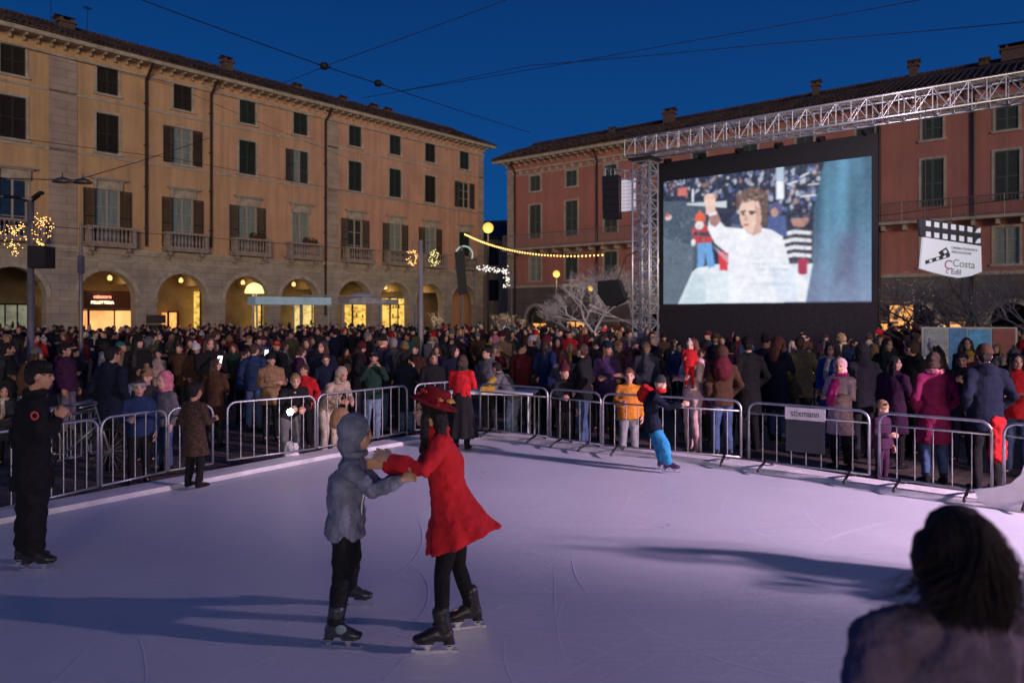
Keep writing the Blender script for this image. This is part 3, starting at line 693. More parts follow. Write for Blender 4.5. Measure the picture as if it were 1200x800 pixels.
def hand_mesh(curl=.5, spread=1.0, dec=.35, voxel=.0042):
    mb = MB()                                     # wrist at origin, fingers along +Y, palm faces -Z, thumb on +X
    mb.loft([(0, -.03, 0), (0, .005, 0), (.0, .04, 0), (.0, .085, 0)], [(.024, .02), (.028, .019), (.038, .017), (.04, .014)], V((1, 0, 0)), 12)
    for k, (x, L, a) in enumerate(((.030, .072, .08), (.010, .082, .02), (-.010, .076, -.03), (-.030, .06, -.10))):
        p = V((x, .075, 0)); d = V((math.sin(a*spread), math.cos(a), 0)); pts = [p.copy()]; ang = 0
        for j, fr in enumerate((.42, .33, .25)):
            ang += curl*(.5, .8, .6)[j]; dd = V((d.x, d.y*math.cos(ang), -math.sin(ang))).normalized(); p = p+dd*L*fr; pts.append(p.copy())
        mb.loft(pts, [.0105, .0098, .009, .0078], None, 8)
    mb.loft([(.02, .012, -.004), (.045, .04, -.012), (.056, .068, -.018-.012*curl), (.055, .09, -.024-.03*curl)], [.014, .0125, .0105, .0088], None, 8)
    return vox(mb, voxel, 'hand', 2, dec=dec)
HANDS = {}
def hand(kind):
    if kind not in HANDS:
        c, d = {'relaxed': (.55, .3), 'open': (.15, .3), 'grip': (1.15, .3), 'far': (.6, .08)}[kind]; HANDS[kind] = hand_mesh(c, 1, d)
    return HANDS[kind]
def handM(J, side, kind='relaxed', sc=1.0, palm=None):
    w = J['wr'+side]; d = J.get('hd'+side, (w-J['el'+side])).normalized()
    pn = palm if palm is not None else J.get('pn'+side, (lats(J)[1]*(-1 if side == 'R' else 1)+V((0, 0, -.3))))
    z = -(pn-d*pn.dot(d)).normalized(); x = d.cross(z).normalized()
    M = Matrix(((x.x, d.x, z.x), (x.y, d.y, z.y), (x.z, d.z, z.z))).to_4x4()
    th = J.get('th'+side, V((0, 0, 1)) if abs(d.z) < .8 else lats(J)[1].cross(V((0, 0, 1)))*-1)
    if x.dot(th) < 0: M = M @ Matrix.Scale(-1, 4, V((1, 0, 0)))
    M = M @ Matrix.Scale(sc, 4); M.translation = w; return M

def body_mesh(J, s=1.0, voxel=.012, dec=None, hands='relaxed', thin=1.0, handsc=1.0, hk=None):
    mb = MB(); h, sh, md = lats(J); S = s*thin
    mb.loft([J['pel']-(J['waist']-J['pel']).normalized()*.06*s, J['pel'], J['waist'], J['chest'], (J['shR']+J['shL'])/2-V((0, 0, .0)), J['neck']],
            [(.15*S, .105*S), (.155*S, .11*S), (.128*S, .09*S), (.15*S, .108*S), (.135*S, .075*S), (.055*S, .055*S)], [h, h, md, sh, sh, sh], 16)
    H = headmat(J); k = J['hs']
    mb.loft([J['neck']-V((0, 0, .05*s)), J['neck'], H @ V((0, -.02, -.05))], [.06*S, .054*S, .052*k], None, 12)
    R3 = H.to_3x3()
    for c, r in (((0, -.012, .022), (.074, .094, .092)), ((0, .022, -.035), (.058, .066, .07)), ((0, .055, -.09), (.027, .024, .022)), ((0, .03, -.075), (.045, .05, .03)),
                 ((0, .094, -.022), (.0125, .018, .018)), ((0, .09, -.003), (.009, .012, .028)), ((.075, -.005, -.012), (.011, .02, .031)), ((-.075, -.005, -.012), (.011, .02, .031)),
                 ((0, .078, .032), (.045, .014, .012)), ((0, .083, -.062), (.022, .012, .011)), ((.034, .066, -.03), (.02, .018, .02)), ((-.034, .066, -.03), (.02, .018, .02))):
        mb.ell(H @ V(c), r, R3, 16, 10)
    for sd in 'RL':
        mb.ell(J['sh'+sd], (.058*S, .055*S, .06*S)); e = J['el'+sd]; w = J['wr'+sd]; a = J['sh'+sd]
        mb.loft([a, a.lerp(e, .5), e, e.lerp(w, .3), w, w+(w-e).normalized()*.02*s], [.052*S, .047*S, .038*S, .041*S, .026*s, .024*s], None, 10)
        p, kn, an, to = J['hi'+sd], J['kn'+sd], J['an'+sd], J['to'+sd]
        mb.loft([p, p.lerp(kn, .4), kn, kn.lerp(an, .3), kn.lerp(an, .75), an], [.088*S, .075*S, .052*S, .056*S, .038*S, .034*S], None, 12)
        mb.loft([an, an.lerp(to, .35)-V((0, 0, .005*s)), an.lerp(to, .62)], [.028*s, .022*s, .018*s], None, 8)
    b = vox(mb, voxel, 'body', 3, dec=dec)
    if hands:
        hs = []
        for sd in 'RL':
            kd = (hk or {}).get(sd, hands)
            hs.append((hand(kd), handM(J, sd, sc=handsc*s)))
        n = joined([(b, None)]+hs, 'body'); bpy.data.meshes.remove(b); b = n
    b.materials.clear(); b.materials.append(SKIN); return b

def fluted(mb, pts, rads, lat, fl=9, amp=.07, n=72, ph=0.0):
    pts = [V(p) for p in pts]; vs = []; m = len(pts)
    for i, p in enumerate(pts):
        t = (pts[min(i+1, m-1)]-pts[max(i-1, 0)]).normalized(); a = (V(lat)-t*V(lat).dot(t)).normalized(); b = t.cross(a); k = i/(m-1)
        for j in range(n):
            th = 2*PI*j/n; q = 1+amp*k*math.cos(fl*th+ph+.6*math.sin(2*th))
            vs.append(p+a*math.cos(th)*rads[i][0]*q+b*math.sin(th)*rads[i][1]*q)
    fs = [(i*n+j, i*n+(j+1) % n, (i+1)*n+(j+1) % n, (i+1)*n+j) for i in range(m-1) for j in range(n)]
    fs.append(tuple(range(n))[::-1]); fs.append(tuple((m-1)*n+j for j in range(n))); mb.add(vs, fs)

def coat_mesh(J, s=1.0, kind='jacket', voxel=.016, dec=None, hem=None, wrinkle=1.0, fat=1.0, collar=True, hood=False, sleeves=True, flare=None, name='coat'):
    mb = MB(); h, sh, md = lats(J); S = s*fat; ax = (J['waist']-J['pel']).normalized(); kc = (J['knR']+J['knL'])/2
    pf = {'jacket': 1.0, 'puffer': 1.14, 'vest': 1.05, 'long coat': 1.04, 'sweater': .94, 'parka': 1.1}.get(kind, 1.0); S *= pf
    pts = [J['pel']+ax*.0*s, J['pel']+ax*.02, J['waist'], J['chest'], (J['shR']+J['shL'])/2+V((0, 0, .0)), J['neck']+V((0, 0, .02*s))]
    rad = [(.185*S, .14*S), (.182*S, .137*S), (.165*S, .122*S), (.182*S, .138*S), (.155*S, .098*S), (.072*S, .07*S)]; la = [h, h, md, sh, sh, sh]
    if kind == 'parka': fluted(mb, [J['waist'], J['pel'], J['pel'].lerp(kc, .45)], [(.158*S, .118*S), (.183*S, .14*S), (.205*S, .165*S)], h, 6, .04, 36)
    elif kind != 'long coat': fluted(mb, [J['waist'], J['pel'], J['pel']-ax*.10*s], [(.158*S, .118*S), (.183*S, .14*S), (.186*S, .145*S)], h, 7, .018, 36)
    if kind == 'long coat':
        fl = flare or (.225, .185); q = (hem if hem is not None else .88)
        fluted(mb, [J['waist'], J['pel'], J['pel'].lerp(kc, q*.5), J['pel'].lerp(kc, q)], [(.155*S, .115*S), (.183*S, .14*S), ((fl[0]*.5+.095)*s, (fl[1]*.5+.075)*s), (fl[0]*s, fl[1]*s)], h, 6, .05, 36)
    mb.loft(pts, rad, la, 20)
    if collar: 
        c = J['neck']+V((0, 0, .035*s)); f = J['hf'].normalized()
        ringp = [c+V((math.cos(a)*.07*s, math.sin(a)*.068*s, .012*math.sin(a))) for a in np.linspace(0, 2*PI, 13)]
        mb.loft(ringp[:-1]+[ringp[0]], [.026*s]*13, None, 8)
    if hood:
        c = J['neck']-J['hf'].normalized()*.075*s+V((0, 0, .0)); 
        mb.ell(c, (.11*s, .065*s, .09*s), headmat(J).to_3x3())
    if sleeves:
        for sd in 'RL':
            a, e, w = J['sh'+sd], J['el'+sd], J['wr'+sd]; A = s*pf*(.5+.5*fat)
            mb.ell(a, (.072*A, .07*A, .07*A)); mb.loft([J['neck']-V((0, 0, .015*s)), J['neck'].lerp(a, .5)-V((0, 0, .005*s)), a-V((0, 0, .005*s))], [.062*A, .064*A, .066*A], None, 10)
            mb.loft([a, a.lerp(e, .5), e, e.lerp(w, .4), e.lerp(w, .93)], [.07*A, .066*A, .057*A, .056*A, .044*A], None, 12)
    dsp = []
    if wrinkle: dsp = [(.11, .038*wrinkle*s), (.045, .016*wrinkle*s)]
    if kind == 'puffer': dsp = [(.09, .04*s), (.03, .008)]
    me = vox(mb, voxel, name, 3, disp=dsp, dec=dec); return me
def trouser_mesh(J, s=1.0, voxel=.016, dec=None, loose=1.0, wrinkle=1.0, skirt=False, name='trousers'):
    mb = MB(); h, sh, md = lats(J); S = s
    mb.loft([J['pel']-V((0, 0, .04*s)), J['pel'], J['pel'].lerp(J['waist'], .6)], [(.16*S, .12*S), (.165*S, .122*S), (.145*S, .105*S)], [h, h, h], 16)
    for sd in 'RL':
        p, kn, an = J['hi'+sd], J['kn'+sd], J['an'+sd]
        mb.loft([p, p.lerp(kn, .4), kn, kn.lerp(an, .35), kn.lerp(an, .75), kn.lerp(an, .97)], [.098*S, .09*S*loose**.5, .07*S*loose, .07*S*loose, .06*S*loose, .06*S*loose], None, 12)
    return vox(mb, voxel, name, 3, disp=[(.09, .03*wrinkle*s), (.035, .01*wrinkle*s)] if wrinkle else None, dec=dec)

# --- head wear in the head frame (face along +Y, up +Z)
HW = {}
def headwear(kind, dec=.35, voxel=.008):
    key = (kind, voxel)
    if key in HW: return HW[key]
    mb = MB(); dsp = [(.03, .012)]; I = None
    if kind == 'short hair':
        mb.ell((0, -.024, .034), (.084, .098, .092)); mb.ell((0, -.05, -.01), (.075, .065, .08)); mb.ell((.01, .05, .085), (.06, .04, .035)); dsp = [(.03, .022), (.012, .008)]
    elif kind in ('long hair', 'long'):
        mb.ell((0, -.024, .034), (.088, .1, .094)); mb.loft([(0, -.05, .03), (0, -.085, -.08), (0, -.095, -.2), (0, -.085, -.31)], [(.08, .055), (.1, .052), (.1, .04), (.07, .025)], V((1, 0, 0)))
        for s in (-1, 1): mb.loft([(s*.07, .0, .05), (s*.09, .01, -.06), (s*.095, .0, -.17), (s*.08, .02, -.27)], [.03, .03, .03, .015], None)
        dsp = [(.025, .022), (.01, .007)]
    elif kind == 'bob hair':
        mb.ell((0, -.024, .034), (.092, .104, .096)); mb.ell((0, -.045, -.04), (.105, .085, .085))
        for s in (-1, 1): mb.ell((s*.085, .005, -.04), (.03, .045, .075))
        dsp = [(.03, .022), (.012, .008)]
    elif kind == 'bun':
        mb.ell((0, -.024, .034), (.083, .098, .09)); mb.ell((0, -.1, .09), (.042, .042, .042)); dsp = [(.02, .012)]
    elif kind in ('beanie', 'bobble hat'):
        mb.lathe([(.082, .018), (.094, .022), (.098, .035), (.096, .055), (.088, .058), (.088, .08), (.078, .11), (.055, .135), (.02, .15)], (0, -.012, .0), 20, 1, 1.1)
        if kind == 'bobble hat': mb.ell((0, -.015, .175), (.038, .038, .036))
        dsp = [(.02, .006)]
    elif kind == 'cap':
        mb.lathe([(.084, .022), (.088, .03), (.086, .07), (.072, .105), (.045, .125), (.01, .13)], (0, -.012, 0), 20, 1, 1.12)
        mb.loft([(0, .06, .034), (0, .11, .03), (0, .155, .02)], [(.075, .008), (.068, .007), (.045, .006)], V((1, 0, 0)), 14); dsp = None; voxel = min(voxel, .006)
    elif kind == 'hood':
        mb.ell((0, -.045, .03), (.108, .112, .118)); mb.ell((0, -.06, -.07), (.105, .09, .09)); mb.lathe([(.1, -.02), (.106, 0), (.1, .02)], (0, -.03, -.13), 20, 1.1, .9); dsp = [(.05, .02)]
    elif kind == 'headband':
        mb.lathe([(.084, -.008), (.091, 0), (.091, .04), (.084, .05)], (0, -.012, .02), 20, 1, 1.1); dsp = None; voxel = .006
    elif kind == 'earflap hat':
        mb.lathe([(.09, .02), (.1, .03), (.1, .06), (.09, .1), (.06, .135), (.02, .15)], (0, -.015, 0), 20, 1, 1.1)
        for s in (-1, 1): mb.ell((s*.085, -.01, -.03), (.022, .045, .06))
        dsp = [(.03, .02)]
    elif kind == 'brimmed hat':
        mb.lathe([(.15, .02), (.152, .03), (.1, .042), (.088, .05), (.086, .1), (.075, .125), (.02, .132)], (0, -.01, .01), 24, 1, 1.1); mb.lathe([(.145, .02), (.02, .03)], (0, -.01, .015), 24); dsp = None; voxel = .007
    me = vox(mb, voxel, kind.replace(' ', '_'), 2, disp=dsp, dec=dec); HW[key] = me; return me
def face_mesh():
    if 'face' in HW: return HW['face']
    mb = MB()
    for s in (-1, 1): mb.ell((s*.031, .078, .004), (.012, .009, .0065), nu=10, nv=6); mb.obox((s*.031, .083, .026), (.016, 0, s*-.002), (0, .006, 0), (0, 0, .0032))
    e = mb.mesh('eyes', [EYEW], True); mb = MB(); mb.ell((0, .093, -.06), (.021, .007, .0065), nu=12, nv=6); HW['face'] = (e, mb.mesh('mouth', [LIP], True)); return HW['face']

# shoes and skates: ankle at origin, toe along +Y
def shoe_mesh():
    if 'shoe' in HW: return HW['shoe']
    mb = MB(); mb.loft([(0, -.01, .06), (0, -.01, -.03), (0, .0, -.045)], [.048, .046, .044], None, 12); mb.loft([(0, -.04, -.05), (0, .05, -.05), (0, .13, -.06), (0, .17, -.065)], [(.038, .038), (.044, .04), (.045, .03), (.032, .02)], V((1, 0, 0)), 14)
    HW['shoe'] = vox(mb, .008, 'shoe', 2, dec=.3); return HW['shoe']
BOOTL = mat('skate_leather', (.02, .019, .022), .42, var=.3, bump=.2)
BLADE = mat('blade_steel', (.62, .63, .68), .25, .85)
def skate_meshes():
    if 'skate' in HW: return HW['skate']
    mb = MB(); mb.loft([(0, .012, .11), (0, .0, .05), (0, -.01, -.02)], [(.05, .055), (.046, .052), (.042, .055)], V((1, 0, 0)), 16)
    mb.loft([(0, -.05, -.045), (0, .04, -.035), (0, .12, -.058), (0, .17, -.066)], [(.036, .042), (.042, .05), (.044, .03), (.03, .022)], V((1, 0, 0)), 14)
    mb.loft([(0, -.045, -.07), (0, -.045, -.10)], [(.033, .035), (.03, .03)], V((1, 0, 0)), 10); mb.loft([(0, .05, -.08), (0, .15, -.088)], [(.04, .008), (.036, .007)], V((1, 0, 0)), 10)
    for k in range(5): mb.loft([(-.022, .02+k*.018, .09-k*.033), (.022, .02+k*.018, .09-k*.033)], [.006, .006], None, 6)
    boot = vox(mb, .006, 'skate_boot', 2, disp=[(.03, .006)], dec=.5)
    mb = MB(); mb.box(-.002, .002, -.10, .165, -.155, -.138); mb.prism([], 0, 0) if False else None
    mb.box(-.0025, .0025, .165, .19, -.150, -.128)
    for y0, y1, zt in ((-.075, -.02, -.098), (.06, .12, -.09)): mb.add([(-.003, y0, zt), (-.003, y1, zt), (-.003, (y0+y1)/2+.012, -.14), (-.003, (y0+y1)/2-.012, -.14), (.003, y0, zt), (.003, y1, zt), (.003, (y0+y1)/2+.012, -.14), (.003, (y0+y1)/2-.012, -.14)], [(0, 1, 2, 3), (4, 7, 6, 5), (0, 4, 5, 1), (1, 5, 6, 2), (2, 6, 7, 3), (3, 7, 4, 0)])
    mb.box(-.03, .03, -.08, -.01, -.1, -.096); mb.box(-.033, .033, .05, .15, -.095, -.09)
    HW['skate'] = (boot, mb.mesh('blade', [BLADE])); return HW['skate']
def footM(an, to, s=1.0, roll=None):
    d = (to-an); d.z = 0 if roll is None else d.z; d.normalize(); z = V((0, 0, 1)); x = d.cross(z).normalized(); z = x.cross(d)
    M = Matrix(((x.x, d.x, z.x), (x.y, d.y, z.y), (x.z, d.z, z.z))).to_4x4() @ Matrix.Scale(s, 4); M.translation = an; return M
def add_skates(root, J, s=1.0, bm=None):
    b, bl = skate_meshes()
    for sd in 'RL':
        o = link('ice_skate', b, root, bm or BOOTL, footM(J['an'+sd], J['to'+sd], s, J.get('ft'+sd))); link('blade', bl, o)
def add_shoes(root, J, s=1.0, m=None):
    for sd in 'RL': link('shoe', shoe_mesh(), root, m or FAB['black'], footM(J['an'+sd], J['to'+sd], s))
def add_face(root, J, v=.0):
    e, mo = face_mesh(); H = headmat(J); link('eyes', e, root, None, H); link('mouth', mo, root, None, H)

# --- library of poses for the crowd
def pose(name):
    J = std()
    if name == 'pockets':
        J.update(elR=V((.27, -.09, 1.14)), elL=V((-.27, -.09, 1.14)), wrR=V((.19, .08, .97)), wrL=V((-.19, .08, .97)), hf=V((.35, 1, 0)))
    elif name == 'phone':
        J.update(elR=V((.21, .10, 1.16)), elL=V((-.21, .10, 1.16)), wrR=V((.06, .30, 1.32)), wrL=V((-.06, .30, 1.30)), hf=V((0, 1, -.2)))
    elif name == 'folded':
        J.update(elR=V((.24, .05, 1.14)), elL=V((-.24, .05, 1.14)), wrR=V((-.08, .2, 1.18)), wrL=V((.08, .19, 1.14)), hf=V((-.4, 1, 0)))
    elif name == 'raised':
        J.update(elR=V((.25, .12, 1.45)), wrR=V((.14, .22, 1.68)), elL=V((-.23, .0, 1.12)), wrL=V((-.2, .15, .95)), hdR=V((-.1, .05, 1)), hf=V((0, 1, .1)))
    elif name == 'lean':
        J.update(waist=V((0, .04, 1.05)), chest=V((0, .16, 1.22)), neck=V((0, .28, 1.35)), head=V((0, .37, 1.49)), shR=V((.175, .24, 1.30)), shL=V((-.175, .24, 1.30)),
                 elR=V((.23, .28, 1.06)), elL=V((-.23, .28, 1.06)), wrR=V((.12, .48, 1.05)), wrL=V((-.12, .48, 1.03)), hf=V((.1, 1, -.15)), pel=V((0, -.06, .93)), hiR=V((.085, -.06, .9)), hiL=V((-.085, -.06, .9)))
    elif name == 'turned':
        J.update(hf=V((1, .5, 0)), elR=V((.22, .06, 1.14)), wrR=V((.12, .24, 1.08)), wrL=V((-.22, .02, .87)))
    elif name == 'slouch':
        J.update(hf=V((.25, 1, -.4)), hu=V((.15, .1, 1)), head=V((.02, .05, 1.60)), pel=V((.03, 0, .93)), hiR=V((.11, 0, .91)), hiL=V((-.06, 0, .89)), elR=V((.26, -.06, 1.13)), wrR=V((.2, .1, .98)), shL=V((-.18, .01, 1.38)))
    elif name == 'lookup':
        J.update(hf=V((-.15, 1, .38)), elL=V((-.24, .06, 1.15)), wrL=V((-.06, .22, 1.22)), shR=V((.18, 0, 1.385)))
    elif name == 'arms up':
        J.update(elR=V((.24, .1, 1.2)), wrR=V((.1, .2, 1.45)), elL=V((-.25, .1, 1.22)), wrL=V((-.1, .2, 1.47)), hf=V((.1, 1, .05)))
    elif name == 'turnedleft':
        J.update(hf=V((-1, .5, .05)), elL=V((-.22, .06, 1.14)), wrL=V((-.12, .24, 1.08)), wrR=V((.22, .02, .87)))
    elif name == 'child':
        for k in list(J):
            if k in ('hf', 'hu', 'hs'): continue
            J[k] = V((J[k].x*.74, J[k].y*.74, J[k].z*.68))
        J['neck'].z = .985; J['head'] = V((0, .015, 1.13)); J['hs'] = .9; J['elR'].y += .05; J['wrR'] = V((.12, .2, .78))
    return J
LIB = {}
def lib(ps):
    if ps not in LIB:
        J = pose(ps); s = .74 if ps == 'child' else 1.0
        LIB[ps] = dict(J=J, body=body_mesh(J, s, .014 if s == 1 else .012, .3, 'far', handsc=1.1 if s < 1 else 1), s=s, tr=trouser_mesh(J, s, .018, .3), coats={})
    return LIB[ps]
def libcoat(ps, kind):
    L_ = lib(ps)
    if kind not in L_['coats']: L_['coats'][kind] = coat_mesh(L_['J'], L_['s'], kind, .017, .4, hood=(kind in ('parka', 'puffer')))
    return L_['coats'][kind]
def person(ps, coat, cc, head, hc, tc='denim', loc=(0, 0), z=-.18, rz=0, sc=1.0, skin=None, label=None, group=None, hair=None, detail=True, shoes=True, gloves=None):
    L_ = lib(ps); J = L_['J']
    root = empty('person', (loc[0], loc[1], z), rz, label, 'person', group); root.scale = (sc, sc, sc)
    link('body', L_['body'], root, skin or SKIN); link('coat', libcoat(ps, coat), root, cc); link('trousers', L_['tr'], root, tc)
    H = headmat(J)
    link(head.replace(' ', '_'), headwear(head), root, hc, H)
    if hair: link(hair[0].replace(' ', '_'), headwear(hair[0]), root, hair[1], H @ Matrix.Scale(.97, 4))
    if detail: add_face(root, J)
    if shoes: add_shoes(root, J, L_['s']**.7)
    return root
# ================================================================== skaters and named figures
def W(x, y, D, R): return P(x, y, D)-R
def jfrom(R, d, face, s):
    J = {k: W(*v, R) for k, v in d.items()}
    J['hf'] = V(face); J['hu'] = V((0, 0, 1)); J['hs'] = s; return J

# --- boy in hooded jacket
R = V((PX(400, 4.95), 4.95, 0))
J = jfrom(R, dict(pel=(404, 612, 4.86), waist=(405, 592, 4.86), chest=(408, 561, 4.86), neck=(413, 530, 4.85), head=(419, 508, 4.84),
    shR=(409, 550, 4.72), elR=(436, 575, 4.66), wrR=(471, 562, 4.66), shL=(418, 548, 5.0), elL=(444, 570, 5.03), wrL=(476, 560, 4.98),
    hiR=(403, 617, 4.79), knR=(401, 672, 4.70), anR=(393, 731, 4.64), toR=(421, 741, 4.62), hiL=(407, 617, 4.94), knL=(413, 652, 5.12), anL=(409, 686, 5.30), toL=(436, 695, 5.28)), (1, .08, -.05), .93)
boy = empty('person', R, 0, 'child skater in grey blue hooded jacket holding the arms of the red coated woman', 'person')
s = .84
o = link('body', body_mesh(J, s, .009, .5, 'grip', handsc=.92), boy, SKIN)
HOODB = fabric('slate hoodie', (.21, .23, .32), 80)
o = link('hooded_jacket', coat_mesh(J, s, 'jacket', .009, .6, wrinkle=1.5, fat=1.1), boy, HOODB)
H = headmat(J); link('hood', headwear('hood', .6, .006), boy, HOODB, H @ Matrix.Scale(1.02, 4) @ Matrix.Translation((0, .012, 0)))
mb = MB(); c0 = J['pel']-V((0, 0, .05)); mb.lathe([(.148, -.02), (.158, 0), (.156, .03), (.148, .04)], c0, 28, .82, 1.0); link('jacket_hem', vox(mb, .008, 'hem', 2, disp=[(.05, .01)], dec=.5), boy, HOODB)
mb = MB(); mb.loft([J['chest']+V((.12, -.03, -.02)), J['waist']+V((.115, -.04, 0)), J['pel']+V((.12, -.04, .03))], [.005, .005, .005], None, 6); mb.build('zip', STEEL, boy)
link('trousers', trouser_mesh(J, s*.95, .010, .5, loose=1.12, wrinkle=1.0), boy, fabric('black track', (.012, .013, .018)))
add_face(boy, J); add_skates(boy, J, .95, mat('skate_leather_blue', (.03, .04, .055), .4, var=.4))
mb = MB()
for sd in 'R': mb.ell(J['an'+sd]+V((.045, -.045, -.015)), (.035, .004, .03))
mb.build('skate_panel', mat('skate_panel', (.16, .24, .3), .5), boy, True)

# --- woman in red coat
R = V((PX(528, 4.75), 4.75, 0))
J = jfrom(R, dict(pel=(532, 604, 4.76), waist=(526, 574, 4.76), chest=(520, 540, 4.76), neck=(511, 507, 4.76), head=(503, 481, 4.75),
    shL=(517, 522, 4.60), elL=(497, 552, 4.46), wrL=(457, 537, 4.58), shR=(514, 521, 4.92), elR=(490, 550, 4.98), wrR=(450, 545, 4.98),
    hiL=(529, 612, 4.69), knL=(518, 674, 4.60), anL=(518, 735, 4.56), toL=(484, 746, 4.55), hiR=(535, 612, 4.83), knR=(537, 662, 4.87), anR=(552, 709, 4.90), toR=(520, 719, 4.86)), (-1, .05, .08), .95)
wom = empty('person', R, 0, 'woman skater in bright red flared coat and flowered red hat leading a hooded child', 'person')
s = .9
REDW = mat('red_wool', (.62, .012, .022), .9, var=.2, scale=5, bump=.4, bscale=120)
link('body', body_mesh(J, s, .009, .5, 'open', thin=.93), wom, SKIN)
mb = MB(); h, sh, md = lats(J)
mb.loft([J['pel'], J['waist'], J['chest'], (J['shR']+J['shL'])/2, J['neck']+V((0, 0, .02))], [(.15, .135), (.125, .115), (.148, .13), (.14, .09), (.06, .06)], [h, md, sh, sh, sh], 20)
p0_, p1_, p2_, p3_ = J['waist']+V((0, 0, .02)), J['pel']+V((.01, 0, .02)), W(537, 618, 4.75, R), W(543, 634, 4.74, R)
fluted(mb, [p0_, p1_, p2_, p3_], [(.12, .11), (.165, .165), (.2, .21), (.225, .245)], h, 8, .085)
for sd in 'RL':
    a, e, w_ = J['sh'+sd], J['el'+sd], J['wr'+sd]; mb.ell(a, (.064, .064, .066)); mb.loft([a, a.lerp(e, .5), e, e.lerp(w_, .5), e.lerp(w_, .93)], [.064, .058, .051, .049, .045], None, 12)
c = J['neck']+V((0, 0, .03)); rp = [c+V((math.cos(a)*.066, math.sin(a)*.066, .0)) for a in np.linspace(0, 2*PI, 13)]; mb.loft(rp, [.024]*13, None, 8)
link('red_coat', vox(mb, .0095, 'coat', 2, disp=[(.12, .036), (.05, .018)], dec=.7), wom, REDW)
mb = MB()
for k in range(4): mb.ell(J['chest'].lerp(J['pel'], k/3.2)+V((-.135+.004*k, -.03, .03)), (.006, .01, .01), nu=8, nv=5)
mb.build('coat_buttons', BLACK, wom, True)
link('tights', trouser_mesh(J, s*.92, .008, .5, loose=.88, wrinkle=.2), wom, fabric('black tights', (.01, .01, .012)))
H = headmat(J); link('long_hair', headwear('long hair', .6, .006), wom, HAIRC['dark'], H)
HATR = fabric('dark red hat', (.20, .012, .02), 90); HATM = H @ Matrix.Rotation(math.radians(14), 4, 'X') @ Matrix.Translation((0, -.005, .022)) @ Matrix.Scale(1.04, 4)
hat = link('brimmed_hat', headwear('brimmed hat', .8, .005), wom, HATR, HATM)
rs = random.Random(5)
for nm, colr, lst in (('hat_flower', (.75, .42, .10), 9), ('hat_berry', (.5, .02, .02), 10)):
    mb = MB()
    for k in range(lst):
        a = rs.uniform(-2.9, .9) if nm == 'hat_flower' else rs.uniform(-3.1, 3.1); rr_ = .1+rs.uniform(-.01, .02); c = V((math.cos(a)*rr_, math.sin(a)*rr_*1.08, .055+rs.uniform(-.01, .05)))
        if nm == 'hat_flower':
            for q in range(6): 
                b = q*PI/3; mb.ell(c+V((math.cos(b)*.012, math.sin(b)*.012, rs.uniform(-.004, .006))), (.012, .012, .007), nu=8, nv=5)
            mb.ell(c+V((0, 0, .008)), (.008, .008, .008), nu=8, nv=5)
        else: mb.ell(c, (.012, .012, .012), nu=8, nv=6)
        mb.build(nm, mat(nm, colr, .6), hat, True); mb = MB()
add_face(wom, J)
mb = MB(); c = H @ V((.078, -.005, -.06)); mb.tube([c+V((math.cos(a)*.016, 0, math.sin(a)*.022)) for a in np.linspace(0, 2*PI, 14)], .002, 5); mb.build('hoop_earring', BLADE, wom, True)
add_skates(wom, J, 1.0)

# --- man in black, left
R = V((PX(38, 6.08), 6.08, 0))
J = jfrom(R, dict(pel=(38, 558, 6.08), waist=(38, 536, 6.08), chest=(37, 503, 6.08), neck=(41, 463, 6.08), head=(47, 440, 6.06),
    shR=(45, 476, 5.92), elR=(50, 518, 5.86), wrR=(69, 489, 6.0), shL=(31, 475, 6.25), elL=(46, 515, 6.38), wrL=(72, 488, 6.22),
    hiR=(40, 564, 6.01), knR=(39, 606, 5.99), anR=(38, 645, 6.0), toR=(62, 655, 6.0), hiL=(36, 564, 6.15), knL=(34, 604, 6.19), anL=(29, 640, 6.17), toL=(52, 650, 6.19)), (.9, .35, -.08), 1.0)
man = empty('person', R, 0, 'man in black tracksuit and cap skating at the left with a badge on his sleeve', 'person')
BLK = fabric('black tracksuit', (.010, .010, .014))
link('body', body_mesh(J, 1.0, .011, .5, 'grip'), man, SKIN2)
link('jacket', coat_mesh(J, 1.0, 'jacket', .012, .5, fat=1.06, wrinkle=1.2), man, BLK)
link('trousers', trouser_mesh(J, 1.02, .012, .5, loose=1.35, wrinkle=1.2), man, BLK)
H = headmat(J); link('cap', headwear('cap', .6), man, FAB['black'], H); link('short_hair', headwear('short hair', .6, .006), man, HAIRC['dark'], H @ Matrix.Scale(.96, 4))
add_face(man, J); add_skates(man, J, 1.06)
cb = J['shR'].lerp(J['elR'], .22)+V((.02, -.088, -.0)); mb = MB()
n = 20
for k in range(n):
    a, b = 2*PI*k/n, 2*PI*(k+1)/n
    mb.face([cb+V((math.cos(q)*r_, 0, math.sin(q)*r_)) for q, r_ in ((a, .02), (b, .02), (b, .036), (a, .036))])
mb.build('sleeve_badge', mat('badge_red', (.55, .06, .07), .6), man)

